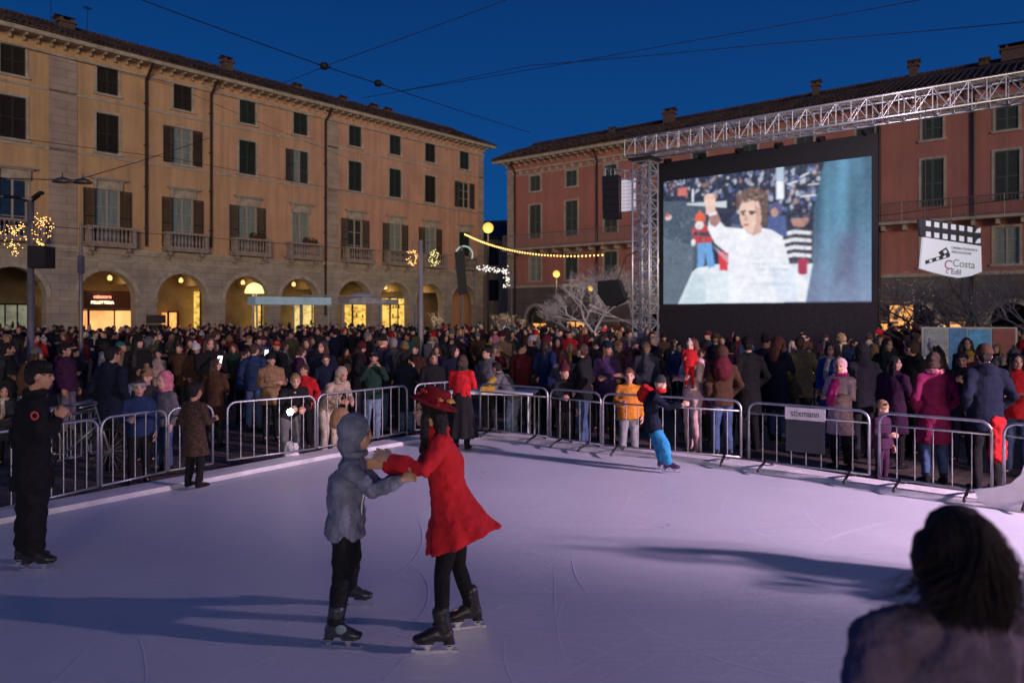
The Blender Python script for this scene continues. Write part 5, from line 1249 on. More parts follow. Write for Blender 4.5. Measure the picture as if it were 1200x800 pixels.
# white table
tb = empty('trestle_table', (PX(578, 12.9), 12.9, -.18), math.radians(-12), 'white folding table behind the far barrier beside the woman in red jacket', 'table')
mb = MB(); mb.box(-.75, .75, -.35, .35, .9, .94); mb.build('tabletop', mat('table_white', (.8, .78, .76), .5), tb)
for sx in (-1, 1):
    for sy in (-1, 1): mb = MB(); mb.tube([(sx*.68, sy*.3, 0), (sx*.68, sy*.3, .9)], .018, 6); mb.build('leg', STEEL, tb)
mb = MB(); mb.box(-.12, .12, -.1, .1, 0, .08); mb.tube([(0, -.1, .1), (.12, .0, .22)], .05, 8); o = mb.build('yellow_drill', FAB['mustard']); o.location = (PX(572, 12.9), 12.85, .765); tag(o, 'yellow tool lying on the white folding table', 'tool')
# bicycle parked left
bk = empty('bicycle', (PX(84, 10.4), 10.4, -.18), math.radians(8), 'dark bicycle parked behind the left barrier', 'bicycle')
for x_ in (-.5, .5):
    mb = MB(); mb.tube([(x_+.31*math.cos(a), 0, .33+.31*math.sin(a)) for a in np.linspace(0, 2*PI, 25)], .018, 6); wq = mb.build('wheel', BLACK, bk, True)
    mb = MB()
    for a in np.linspace(0, PI, 9)[:-1]: mb.tube([(x_+.3*math.cos(a), 0, .33+.3*math.sin(a)), (x_-.3*math.cos(a), 0, .33-.3*math.sin(a))], .002, 3)
    mb.build('spokes', STEEL, wq)
mb = MB()
for a, b in (((-.5, 0, .33), (-.1, 0, .3)), ((-.5, 0, .33), (-.2, 0, .75)), ((-.1, 0, .3), (-.22, 0, .85)), ((-.1, 0, .3), (.36, 0, .72)), ((-.2, 0, .74), (.34, 0, .8)), ((.5, 0, .33), (.32, 0, .95))): mb.tube([a, b], .016, 6)
mb.build('bike_frame', STEEL, bk, True)
mb = MB(); mb.tube([(.2, -.25, .98), (.32, -.1, 1.0), (.32, .1, 1.0), (.2, .25, .98)], .014, 6); mb.build('handlebar', STEEL, bk, True); mb = MB(); mb.loft([(-.34, 0, .88), (-.22, 0, .89), (-.1, 0, .88)], [(.07, .02), (.06, .02), (.02, .015)], V((0, 1, 0))); mb.build('saddle', BLACK, bk, True)

# ================================================================== truss and screen
def truss(mb, ch, a, b, up, side, w, h, bay, r=.028, rd=.013):
    a, b, up, side = V(a), V(b), V(up), V(side); d = (b-a); L_ = d.length; n = max(1, round(L_/bay)); cs = []
    for i, j in ((-1, -1), (1, -1), (1, 1), (-1, 1)):
        o_ = side*i*w/2+up*j*h/2; ch.tube([a+o_, b+o_], r, 7); cs.append(o_)
    for k in range(n+1):
        p = a+d*k/n
        for q in range(4):
            mb.tube([p+cs[q], p+cs[(q+1) % 4]], rd, 5, caps=False)
            if k < n:
                p2 = a+d*(k+1)/n
                if (k+q) % 2: mb.tube([p+cs[q], p2+cs[(q+1) % 4]], rd, 5, caps=False)
                else: mb.tube([p+cs[(q+1) % 4], p2+cs[q]], rd, 5, caps=False)
uR = V((1.256, -1, 0)).normalized(); nR = V((-1, -1.256, 0)).normalized(); UP = V((0, 0, 1))
CT = 35.6
def onl(x, c=CT): D = c/(1.256+(x-600)/F); return V((PX(x, D), D, 0))
tw = onl(756); ts = empty('screen_truss', (tw.x, tw.y, -.18), 0, 'silvery lattice tower and beam of aluminium truss carrying the film screen', 'truss')
orgT = ts.location.copy()
mb = MB(); ch = MB(); truss(mb, ch, V((tw.x, tw.y, -.1)), V((tw.x, tw.y, 7.2)), uR, nR, .62, .62, .32, .036, .018); truss(mb, ch, V((tw.x, tw.y, 0)), V((tw.x, tw.y, 7.1)), (uR+nR).normalized(), (nR-uR).normalized(), .3, .3, .5, .026, .012)
ch.build('tower_chords', ALU, ts, True, org=orgT); mb.build('tower_lattice', ALU, ts, True, org=orgT)
q = onl(738); e = onl(1300)
mb = MB(); ch = MB(); truss(mb, ch, V((q.x, q.y, 7.72)), V((e.x, e.y, 7.72)), UP, nR, .72, .6, .4, .036, .018); ch.build('beam_chords', ALU, ts, True, org=orgT); mb.build('beam_lattice', ALU, ts, True, org=orgT)
mb = MB(); ch = MB(); truss(mb, ch, V((e.x, e.y, -.1)), V((e.x, e.y, 7.3)), uR, nR, .62, .62, .42, .032, .014); ch.build('tower_chords', ALU, ts, True, org=orgT); mb.build('tower_lattice', ALU, ts, True, org=orgT)
mb = MB(); ch = MB(); qa = tw+V((0, 0, 6.75)); qb = tw-uR*1.45+V((0, 0, 7.05)); truss(mb, ch, qa-uR*.3, qb, UP, nR, .35, .3, .35, .022, .01); ch.build('bracket_chords', ALU, ts, True, org=orgT); mb.build('bracket_lattice', ALU, ts, True, org=orgT)
mb = MB(); mb.obox(tw+V((0, 0, -.12)), uR*.6, nR*.6, UP*.05); mb.obox(tw+V((0, 0, 7.3)), uR*.42, nR*.42, UP*.035); mb.build('base_plate', DSTEEL, ts, org=orgT)
# line array and lit panel on the bracket
c = P(718, 236, 25.2); sp = empty('line_array_speaker', c, math.radians(-30), 'tall black line array speaker hanging from the truss bracket', 'speaker')
for k in range(6):
    mb = MB(); w_ = .3; z = .62-k*.245; x0 = -.03*(k-2)*.4; mb.add([(-w_, -.2-x0, z), (w_, -.2-x0, z), (w_*.8, .2-x0, z), (-w_*.8, .2-x0, z), (-w_, -.2-x0, z+.235), (w_, -.2-x0, z+.235), (w_*.8, .2-x0, z+.225), (-w_*.8, .2-x0, z+.225)], [(0, 3, 2, 1), (4, 5, 6, 7), (0, 1, 5, 4), (1, 2, 6, 5), (2, 3, 7, 6), (3, 0, 4, 7)]); mb.build('speaker_cabinet', BLACK, sp)
mb = MB(); mb.tube([(0, 0, .85), (0, 0, 1.3)], .02, 5); mb.build('hanging_bar', DSTEEL, sp)
c = P(737, 229, 25.0); lp = empty('lit_panel', c, math.radians(-35), 'pale ribbed light panel beside the line array on the truss tower', 'light panel')
mb = MB(); mb.box(-.28, .28, -.03, .03, -.56, .56); mb.build('panel_frame', ALU, lp); mb = MB()
for k in range(9): mb.box(-.26, .26, -.045, -.032, -.53+k*.12, -.53+k*.12+.1)
mb.build('light_strips', glow('panel_glow', (.75, .68, .8), .55), lp)
mb = MB(); mb.prism([(-.42, .38), (.25, .42), (.5, -.2), (.12, -.45), (-.15, -.42), (-.42, -.02)], -.22, .22); o = mb.build('hanging_monitor_speaker', BLACK, None); o.location = P(717, 343, 24.0); o.rotation_euler = (0, 0, math.radians(-25)); tag(o, 'wedge shaped black speaker hanging in front of the frosted tree', 'speaker')
mb = MB(); mb.tube([P(722, 333, 24.05), P(734, 300, 24.3), tw+V((-.3, -.2, 4.2))], .02, 5); o = mb.build('speaker_arm', DSTEEL, ts, org=orgT)

# screen
CS = 37.3; a = onl(776, CS); b = onl(1023.5, CS); sw = (b-a).length; D0 = a.y
z0 = PZ(357.5, a.y); z1 = PZ(211, a.y); zt = PZ(180, a.y); zt2 = PZ(158, b.y)
sc_ = empty('film_screen', a, math.atan2(b.y-a.y, b.x-a.x), 'large black framed film screen hanging from the truss, showing a man in white', 'screen')
z1b = PZ(185.5, b.y); z1 = (z1+z1b)/2; z0 = (z0+PZ(353.5, b.y))/2; zt = z1+.56
print('screen', sw, z0, z1)
mb = MB(); mb.box(-.12, sw+.12, 0, .06, z1, zt+.1); mb.box(-.12, .06, 0, .06, z0, z1); mb.box(sw-.06, sw+.12, 0, .06, z0, z1); mb.box(-.12, sw+.12, .061, .1, z0-.05, z1); mb.build('screen_frame', BLACK, sc_)
mb = MB(); mb.box(-.1, sw+.1, .01, .05, -.18, z0); mb.build('black_skirt', fabric('skirt cloth', (.03, .026, .034)), sc_)
for k in range(6): mb = MB(); x_ = .2+(sw-.4)*k/5; mb.tube([(x_, .03, zt+.05), (x_, -.25, 7.4)], .03, 6); mb.box(x_-.12, x_+.12, -.05, .1, zt+.1, zt+.22); mb.build('hanging_clamp', DSTEEL, sc_)
# picture painted point by point on a fine grid (a lit screen)
NX, NY = 330, 250
uu, vv = np.meshgrid(np.linspace(0, 1, NX), np.linspace(0, 1, NY))
top = 165-105*uu; X = 78+uu*960; Y = 748-vv*(748-top)
# work in a rectified plane: x 78..1038, y measured on the left-edge scale
Yr = 748-vv*583.0
def rect(x, y):  # crop pixel -> rectified y
    t = 165-105*(x-78)/960.0; return 748-(748-y)/(748-t)*583.0
img = np.zeros((NY, NX, 3)); rg = np.random.RandomState(4)
img[:] = (.022, .03, .055)
def inp(poly):
    pts_ = [(x, rect(x, y)) for x, y in poly]; ins = np.zeros((NY, NX), bool); j = len(pts_)-1
    for i in range(len(pts_)):
        xi, yi = pts_[i]; xj, yj = pts_[j]
        cnd = ((yi > Yr) != (yj > Yr)) & (X < (xj-xi)*(Yr-yi)/(yj-yi+1e-9)+xi); ins ^= cnd; j = i
    return ins
def fill(poly, col, a=1.0):
    m_ = inp(poly); img[m_] = img[m_]*(1-a)+np.array(col)*a; return m_
def ellp(cx, cy, rx, ry, col, a=1.0):
    m_ = ((X-cx)/rx)**2+((Yr-rect(cx, cy))/ry)**2 < 1; img[m_] = img[m_]*(1-a)+np.array(col)*a; return m_
bandm = vv > .62
for k in range(520):
    x = rg.uniform(78, 830); y = rg.uniform(100, 300)+(830-x)*.06; c_ = [(.3, .35, .5), (.1, .14, .35), (.05, .06, .1), (.5, .52, .6), (.35, .2, .18), (.02, .02, .04)][rg.randint(6)]
    if y > 235 and x < 440: continue
    ellp(x, y, rg.uniform(4, 10), rg.uniform(5, 14), c_, .85)
fill([(78, 260), (300, 255), (330, 740), (78, 748)], (.07, .1, .14)); fill([(78, 430), (240, 470), (230, 748), (78, 748)], (.13, .17, .22), .8)
fill([(155, 195), (205, 192), (205, 232), (155, 232)], (.6, .16, .14)); fill([(230, 200), (240, 200), (240, 262), (230, 262)], (.8, .85, .9)); fill([(205, 268), (405, 258), (405, 290), (205, 276)], (.6, .65, .68))
fill([(640, 100), (676, 96), (676, 250), (640, 255)], (.45, .55, .68)); fill([(642, 170), (674, 168), (674, 250), (642, 252)], (.85, .88, .92))
fill([(235, 590), (330, 560), (800, 560), (790, 742), (158, 746)], (.72, .80, .86)); fill([(160, 746), (250, 600), (300, 610), (300, 746)], (.60, .72, .80))
# referee in stripes
ellp(745, 350, 38, 36, (.5, .26, .2)); fill([(705, 345), (720, 280), (775, 280), (790, 345)], (.03, .03, .06))
fill([(650, 410), (700, 380), (800, 390), (800, 560), (700, 560), (660, 500)], (.04, .04, .06))
for k in range(4): fill([(655, 415+k*36), (720, 400+k*36), (795, 408+k*36), (795, 424+k*36), (720, 418+k*36), (660, 432+k*36)], (.8, .82, .86))
fill([(735, 535), (780, 540), (775, 612), (735, 612)], (.4, .03, .08))
ellp(640, 300, 30, 30, (.1, .1, .25)); fill([(600, 330), (680, 330), (690, 430), (600, 430)], (.08, .12, .3)); ellp(632, 315, 16, 20, (.5, .3, .24))
# small skater with red hat and blue trousers
fill([(262, 448), (330, 448), (352, 590), (318, 592), (300, 500), (290, 592), (258, 590)], (.16, .38, .75)); fill([(225, 395), (250, 370), (300, 368), (335, 400), (335, 455), (250, 460)], (.5, .06, .06)); fill([(240, 405), (330, 405), (330, 425), (240, 420)], (.05, .05, .08))
ellp(270, 372, 22, 20, (.75, .7, .72)); fill([(246, 352), (250, 325), (272, 300), (300, 330), (302, 358)], (.75, .12, .05)); ellp(285, 588, 40, 16, (.8, .85, .9)); ellp(340, 590, 26, 18, (.8, .85, .9)); ellp(238, 455, 11, 16, (.8, .8, .82))
fill([(365, 490), (415, 510), (412, 590), (372, 588)], (.7, .05, .06)); ellp(105, 335, 18, 14, (.7, .6, .6)); fill([(88, 335), (98, 312), (118, 330)], (.7, .15, .12))
ellp(448, 350, 20, 28, (.05, .06, .12)); fill([(430, 370), (475, 370), (475, 400), (430, 400)], (.12, .14, .25))
# central figure in white, raised fist
fill([(322, 330), (312, 390), (350, 460), (415, 510), (418, 742), (780, 742), (770, 640), (700, 560), (668, 430), (620, 398), (560, 385), (480, 390), (400, 382), (350, 330)], (.86, .87, .93))
fill([(330, 460), (380, 500), (417, 520), (418, 560), (360, 500)], (.6, .68, .8), .4); fill([(600, 560), (720, 590), (735, 742), (650, 742)], (.66, .74, .88), .7)
fill([(316, 318), (324, 370), (352, 382), (378, 352), (356, 300)], (.42, .22, .2)); fill([(300, 268), (306, 322), (352, 312), (346, 262)], (.82, .58, .5))
fill([(294, 235), (312, 222), (345, 222), (352, 255), (345, 275), (306, 282), (296, 262)], (.85, .6, .5)); 
for k in range(4): fill([(300+k*13, 224), (302+k*13, 224), (304+k*13, 250), (301+k*13, 250)], (.45, .22, .18))
fill([(318, 318), (356, 308), (358, 322), (320, 330)], (.85, .86, .9))
for (cx_, cy_, r_) in ((480, 255, 28), (500, 230, 28), (530, 220, 30), (562, 232, 30), (580, 262, 26), (588, 300, 22), (585, 335, 20), (470, 285, 18), (590, 365, 14)): ellp(cx_, cy_, r_, r_*.95, (.13, .08, .07))
fill([(492, 380), (575, 375), (572, 410), (535, 424), (500, 405)], (.62, .38, .32)); fill([(468, 295), (480, 262), (520, 248), (560, 262), (568, 300), (574, 350), (560, 392), (530, 414), (500, 404), (478, 370), (470, 335)], (.80, .56, .46))
fill([(540, 270), (566, 300), (572, 350), (556, 396), (535, 412), (548, 360)], (.5, .28, .22), .7)
fill([(472, 308), (498, 302), (500, 312), (474, 318)], (.12, .07, .06)); fill([(512, 306), (548, 306), (546, 316), (512, 316)], (.12, .07, .06)); ellp(487, 322, 9, 5, (.08, .05, .05)); ellp(528, 320, 11, 5, (.08, .05, .05))
fill([(494, 325), (504, 325), (510, 350), (492, 354)], (.62, .36, .3)); fill([(486, 370), (514, 366), (512, 376), (490, 378)], (.55, .12, .12))
# lettering-like rows on the shirt
for r_, (ya, xa, xb, hh_) in enumerate(((512, 520, 600, 5), (530, 515, 690, 5), (560, 535, 700, 14), (585, 545, 690, 16), (612, 560, 640, 9), (655, 520, 700, 14), (675, 450, 560, 4))):
    x = xa
    while x < xb:
        w_ = rg.uniform(4, 9); fill([(x, ya-hh_/2), (x+w_*.5, ya-hh_/2), (x+w_*.5, ya+hh_/2), (x, ya+hh_/2)], (.42, .48, .52), .75); x += w_+3
for x0_, y0_, x1_, y1_ in ((690, 180, 730, 165), (745, 148, 785, 125), (780, 184, 825, 180), (750, 238, 812, 232), (690, 178, 706, 182)): fill([(x0_, y0_), (x1_, y1_), (x1_+3, y1_+7), (x0_, y0_+7)], (.75, .8, .88))
# blue curtain on the right
cm_ = fill([(850, 70), (1040, 55), (1048, 740), (770, 742), (800, 560), (806, 300), (828, 180)], (.10, .26, .40))
sh = (.8+.25*np.sin(X*.035+Yr*.004)+.12*np.sin(X*.09)); img[cm_] *= sh[cm_][:, None]
low = np.clip((Yr-400)/340, 0, 1)[cm_][:, None]; img[cm_] = img[cm_]*(1-low*.75)+np.array((.24, .27, .42))*low*.75
for q_ in range(8): fill([(900+q_*5, 400+q_*9), (985-q_*3, 400+q_*9), (950-q_*2, 650-q_*6), (885+q_*4, 660-q_*6)], (.12, .13, .23), .12)
for k in range(150):
    a_ = rg.uniform(0, 6.28); q_ = rg.uniform(0, 1)**.5; ellp(530+62*q_*math.cos(a_), 250+42*q_*math.sin(a_)-(8 if abs(math.cos(a_)) < .5 else 0), rg.uniform(4, 9), rg.uniform(4, 8), [(.08, .04, .03), (.2, .13, .1), (.3, .2, .15), (.1, .06, .05)][rg.randint(4)], .6) if 250+42*q_*math.sin(a_) < 262 or abs(q_*math.cos(a_)) > .78 else None
for k in range(70):
    x = rg.uniform(340, 700); y = rg.uniform(400, 735); L0 = rg.uniform(20, 90); s0 = rg.uniform(-.5, .5); w0 = rg.uniform(3, 10)
    if x > 430 or y < 480: fill([(x, y), (x+w0, y), (x+w0*.6+s0*L0, y+L0), (x+s0*L0, y+L0)], [(.62, .68, .8), (.95, .96, 1), (.7, .74, .86)][rg.randint(3)], .22)
for k in range(260):
    x = rg.uniform(90, 830); y = rg.uniform(300, 560)
    if 300 < x < 700: continue
    ellp(x, y, rg.uniform(3, 12), rg.uniform(3, 14), [(.2, .24, .34), (.02, .03, .05), (.4, .42, .5), (.08, .1, .2)][rg.randint(4)], .22)
# film grain, soft shading and blotches of an overexposed projected picture
def vnoise(nx, ny):
    g_ = rg.rand(ny+2, nx+2); yy_ = np.linspace(0, ny, NY); xx_ = np.linspace(0, nx, NX); y0_ = yy_.astype(int); x0_ = xx_.astype(int); fy = (yy_-y0_)[:, None]; fx = (xx_-x0_)[None, :]
    return (g_[y0_][:, x0_]*(1-fy)*(1-fx)+g_[y0_+1][:, x0_]*fy*(1-fx)+g_[y0_][:, x0_+1]*(1-fy)*fx+g_[y0_+1][:, x0_+1]*fy*fx)
img *= (.84+.16*vnoise(14, 10)+.2*vnoise(60, 45))[..., None]; img += ((vnoise(160, 120)-.5)*.06)[..., None]; img += np.array((.003, .006, .012)); img = np.clip(img, 0, 1)
ks = np.array((1, 2, 3, 2, 1))/9
for ch_ in range(3):
    for ax_ in (0, 1): img[..., ch_] = np.apply_along_axis(lambda r_: np.convolve(np.pad(r_, 2, 'edge'), ks, 'valid'), ax_, img[..., ch_])
verts = np.stack([uu.ravel()*(sw-.1)+.05, np.full(NX*NY, -.006), z0+vv.ravel()*(z1-z0)], 1)
idx = np.arange(NX*NY).reshape(NY, NX); faces = np.stack([idx[:-1, :-1].ravel(), idx[:-1, 1:].ravel(), idx[1:, 1:].ravel(), idx[1:, :-1].ravel()], 1)
me = bpy.data.meshes.new('screen_picture'); me.from_pydata(verts.tolist(), [], faces.tolist()); ca = me.color_attributes.new('film', 'FLOAT_COLOR', 'POINT')
ca.data.foreach_set('color', np.concatenate([img.reshape(-1, 3), np.ones((NX*NY, 1))], 1).ravel())
m = bpy.data.materials.new('film_picture'); nt, N, L, B = nodes(m); at = N.new('ShaderNodeAttribute'); at.attribute_name = 'film'; B.inputs['Base Color'].default_value = (.02, .02, .02, 1); B.inputs['Roughness'].default_value = .6
L.new(at.outputs['Color'], B.inputs['Emission Color']); B.inputs['Emission Strength'].default_value = 1.0; link('screen_picture', me, sc_, m)

# ================================================================== clapperboard sign
cp = P(1112, 292, 19.0); cb = empty('clapperboard_sign', cp, math.radians(14), 'white sign shaped like a film clapperboard hanging right of the screen', 'sign')
cb.rotation_euler = (0, 0, math.radians(8))
SB = mat('sign_black', (.03, .032, .042), .5); SW = glow('sign_lit_white', (.62, .64, .72), .62)
k = 19.0/F
def cpt(x, y): return ((x-1112)*k, (292-y)*k)
mb = MB(); mb.prism([cpt(*q) for q in ((1072, 258), (1080, 257), (1152, 267), (1152.5, 288), (1078, 278), (1074, 277))], -.04, .04); mb.build('clapper_sticks', SB, cb)
mb = MB(); mb.prism([cpt(*q) for q in ((1078, 278.5), (1152.5, 288), (1153.5, 318), (1140, 323), (1124, 325.5), (1108, 323), (1090, 319), (1074.5, 315))], -.035, .035); mb.build('sign_board', SW, cb)
mb = MB()
for r_ in range(2):
    for i in range(7):
        x = 1081+i*10.7; y = 259.5+i*1.15+r_*12.3; w_ = 6
        if i == 6: q = ((x+2, y+1.5), (x+6, y), (x+6, y+6), (x-1, y+6))
        else: q = ((x, y), (x+w_, y+.7), (x+w_, y+6.7), (x, y+6))
        mb = MB(); mb.prism([cpt(*v_) for v_ in q], -.052, -.043); mb.build('white_square', SW, cb)
mb = MB()
for a_, b_ in (((1080, 308), (1111, 299)),):
    n = 7
    for i in range(n):
        x = 1080+31*i/n; y = 306.5-9.5*i/n
        if i % 2 == 0: mb.prism([cpt(*v_) for v_ in ((x, y), (x+5, y-1.5), (x+5.5, y+1.8), (x+.5, y+3.3))], -.045, -.037)
    mb.prism([cpt(*v_) for v_ in ((1080, 306), (1111, 296.5), (1111, 297.3), (1080, 306.8))], -.0452, -.0372); mb.prism([cpt(*v_) for v_ in ((1080.5, 309.3), (1111.5, 300.5), (1111.5, 301.3), (1080.5, 310.1))], -.0454, -.0374)
for q in (((1097, 296), (1107, 290), (1108, 291.5), (1098, 297.5)), ((1107, 290), (1111, 296), (1109.5, 297), (1106, 291.5)), ((1097, 296), (1101, 301), (1102.5, 300), (1098.6, 295.4)), ((1101, 300), (1110, 295), (1110.6, 296.2), (1102, 301.3)), ((1099, 295.5), (1102, 294), (1106, 299), (1103, 300.3))): mb.prism([cpt(*v_) for v_ in q], -.0456, -.0376)
mb.build('clapper_logo', SB, cb)
def sgn(txt, x, y, sz, m_, rot=-5, al='LEFT'):
    q = cpt(x, y); link('lettering', textmesh(txt, sz, .002, .002, al), cb, m_, Matrix.Translation((q[0], -.04, q[1])) @ Matrix.Rotation(PI/2, 4, 'X') @ Matrix.Rotation(math.radians(rot), 4, 'Z'))
GL = mat('sign_grey', (.12, .14, .17), .6)
sgn('CINEMATOGRAFICA', 1113.5, 291.5, .082, GL); sgn('ASSOCIAZIONE', 1113.5, 296.2, .082, GL); sgn('C', 1104, 315, .34, mat('sign_red', (.36, .14, .2), .6)); sgn('Costa', 1115, 312, .27, mat('sign_green', (.22, .32, .26), .6)); sgn('Edil', 1113, 321, .2, GL); sgn('c', 1106, 320, .2, MC['sign_red'])
mb = MB()
for x in (1082, 1146): 
    tD = onl(x); mb.tube([V((*[0, 0], 0))+V((cpt(x, 262)[0], 0, cpt(x, 262)[1])), V((cpt(x, 130)[0], 0, 7.4-cp.z))], .008, 4)
mb.build('hanging_wire', DSTEEL, cb)

# ================================================================== trees
BARKD = mat('bark_dark', (.20, .19, .22), .9, var=.4, bump=.6); BARKW = mat('bark_frosted', (.62, .56, .55), .8, var=.3, bump=.5)
def tree(base, H_, spread, seed, bark, label, lights=None, levels=6, dens=1.0):
    rs_ = random.Random(seed); root = empty('bare_tree', base, 0, label, 'tree'); tm = MB(); cm = MB(); tips = []
    def grow(p, d, L_, r, lv):
        pts_ = [p]; n = 4 if lv > 2 else 3
        for i in range(n):
            d = (d+V((rs_.uniform(-1, 1), rs_.uniform(-1, 1), rs_.uniform(-.5, .7)))*.16).normalized(); p = p+d*L_/n; pts_.append(p)
        rr_ = [r*(1-.35*i/n) for i in range(n+1)]
        (tm if lv >= levels-1 else cm).tube(pts_, rr_, 7 if lv >= levels-1 else (5 if lv > 2 else 3), caps=False)
        if lv == 0: tips.append(p); return
        kids = 3 if lv >= levels-1 or bark is BARKW else rs_.choice([2, 3, 3])
        for q in range(kids):
            ax = V((rs_.uniform(-1, 1), rs_.uniform(-1, 1), rs_.uniform(-.25, .55))); nd = (d*1.0+ax*spread*(.85 if lv < levels-1 else 1.1)).normalized()
            grow(pts_[-1] if q < 2 else pts_[-2], nd, L_*rs_.uniform(.62, .84), r*.62, lv-1)
    grow(V((0, 0, 0)), V((0, 0, 1)), H_*.30, H_*.022, levels)
    tm.build('trunk', bark, root, True); cm.build('crown', bark, root, True)
    if lights:
        fm = MB()
        for t in rs_.sample(tips, min(lights[0], len(tips))): fm.ell(t, (lights[2],)*3, nu=5, nv=4)
        o_ = fm.build('fairy_lights', lights[1], root); o_['kind'] = 'stuff'
    return root
FL = glow('fairy_white', (1, .85, .75), 1.5)
tree((PX(705, 33), 33, -.18), 5.3, 1.1, 3, BARKW, 'frosted white bare tree behind the hanging wedge speaker', (200, FL, .009), 8)
tree((PX(672, 36), 36, -.18), 4.0, 1.15, 8, BARKW, 'smaller frosted tree left of the tall frosted tree', (110, FL, .009), 6)
tree((PX(765, 32), 32, -.18), 4.2, 1.0, 12, BARKW, 'frosted tree standing behind the lattice tower', (110, FL, .009), 6)
tree((PX(1060, 27), 27, -.18), 4.4, 1.15, 21, BARKD, 'bare dark tree just right of the screen with a few white lights', (102, FL, .006), 7)
tree((PX(1105, 25), 25, -.18), 4.2, 1.2, 23, BARKD, 'bare dark tree below the clapperboard sign', (101, FL, .005), 7)
tree((PX(1165, 22), 22, -.18), 4.0, 1.1, 25, BARKD, 'bare dark tree with thick trunk right of the clapperboard sign', None, 7)
tree((PX(1215, 20), 20, -.18), 4.0, 1.1, 29, BARKD, 'bare dark tree at the right edge of the square', None, 7)
for x, D in ((508, 46), (602, 45), (580, 47)):
    tree((PX(x, D), D, -.18), 2.6, .7, x, BARKW, {508: 'little light wrapped tree near the palazzo arches', 602: 'little light wrapped tree in front of the red palazzo corner', 580: 'little light wrapped tree between the two palazzi'}[x], (101, glow('fairy_warm', (1, .6, .25), 1.6), .012), 5)

# ================================================================== lamps, garlands, cables
GW = glow('bulb_warm', (1, .52, .15), 4.5); GLOBE = glow('globe_lamp', (1, .62, .13), 1.15); GWH = glow('garland_white', (1, .9, .82), 1.6)
POLE = mat('pole_grey', (.2, .19, .2), .5, .4)
def cat_(a, b, sag, n):
    a, b = V(a), V(b); return [a.lerp(b, t/n)-V((0, 0, 4*sag*(t/n)*(1-t/n))) for t in range(n+1)]
a = P(545, 273, 44); b = P(706, 296, 27); sl = empty('string_lights', a, 0, 'thick swag of warm string lights across the gap between the palazzi', 'string lights'); pts_ = cat_(a, b, .45, 52)
mb = MB(); mb.tube(pts_[::4], .014, 5); mb.build('cable', BLACK, sl, org=a)
bm_ = MB(); bm_.ell((0, 0, 0), (.034, .034, .042), nu=8, nv=6); bmesh_ = bm_.mesh('bulb', [GW], True)
for i, p in enumerate(pts_):
    o = link('bulb', bmesh_, sl); s_ = p.y/36; o.location = p-a-V((0, 0, .09)); o.scale = (s_, s_, s_)
def globe(x, y, D, label, r=.26, z0=-.18, e=90):
    c = P(x, y, D); o = empty('globe_lamp', (c.x, c.y, z0), 0, label, 'street lamp'); mb = MB(); mb.lathe([(.16, 0), (.14, .25), (.07, .4), (.05, c.z-z0-r-.05)], (0, 0, 0), 10); mb.lathe([(.12, 0), (.13, .06)], (0, 0, c.z-z0-r-.05), 10); mb.build('pole', DSTEEL, o)
    mb = MB(); mb.ell((0, 0, c.z-z0), (r, r, r), nu=18, nv=12); mb.build('globe', GLOBE, o, True)
    ld = bpy.data.lights.new('globe_light', 'POINT'); ld.energy = e; ld.color = (1, .7, .35); ld.shadow_soft_size = r*1.3; lo = bpy.data.objects.new('globe_light', ld); COL.objects.link(lo); lo.parent = o; lo.location = (0, -.5, c.z-z0-r-.3)
globe(572, 267, 50, 'round yellow globe lamp on a tall post between the two palazzi', .36, e=120)
globe(652, 321, 42, 'street lamp with a bright warm globe in front of the red palazzo', .2, e=90)
globe(692, 338, 40, 'dimmer globe lamp seen through the frosted tree', .16, e=60)
globe(774, 305, 33, 'small globe lamp between the tower and the screen', .11, e=60)
# mushroom lamp in the fourth arch
c = P(298, 338, 38); o = empty('mushroom_lamp', (c.x, c.y, -.18), 0, 'glowing yellow mushroom shaped lamp on a white post by the arches', 'lamp')
mb = MB(); mb.lathe([(.48, 0), (.46, .14), (.36, .38), (.2, .5), (.02, .55)], (0, 0, c.z+.18-.25), 18); mb.build('lamp_shade', glow('mushroom_glow', (1, .8, .3), 1.6), o, True)
mb = MB()
for k in range(3): mb.tube([(.12*math.cos(k*2.1), .12*math.sin(k*2.1), 0), (.1*math.cos(k*2.1), .1*math.sin(k*2.1), c.z-.05)], .03, 5)
mb.build('post', mat('lamp_post_white', (.6, .58, .6), .5), o)
# left lamp post with lit hearts and speaker box
lx = PX(36, 16); LP = empty('lamp_post', (lx, 16, -.18), 0, 'grey lamp post at the left with warm lit hearts and a black loudspeaker', 'lamp post')
mb = MB(); mb.lathe([(.12, 0), (.11, .3), (.075, .4), (.065, 4.75)], (0, 0, 0), 12); mb.build('pole', POLE, LP, True)
mb = MB(); mb.tube([(0, 0, 4.72), (-.25, -.1, 4.8)], .03, 6); mb.tube([(0, 0, 4.72), (.25, -.1, 4.84)], .03, 6); mb.loft([(-.45, -.15, 4.82), (-.2, -.1, 4.8)], [(.1, .04), (.07, .03)], V((0, 1, 0))); mb.loft([(.12, -.1, 4.8), (.33, -.15, 4.9)], [(.06, .03), (.09, .04)], V((0, 1, 0))); mb.build('lamp_heads', DSTEEL, LP)
mb = MB(); mb.box(.06, .44, -.2, .16, 3.28, 3.75); mb.build('loudspeaker', BLACK, LP)
rs = random.Random(9); bm_ = MB(); bm_.ell((0, 0, 0), (.014,)*3, nu=5, nv=4); bb = bm_.mesh('bulb', [GW])
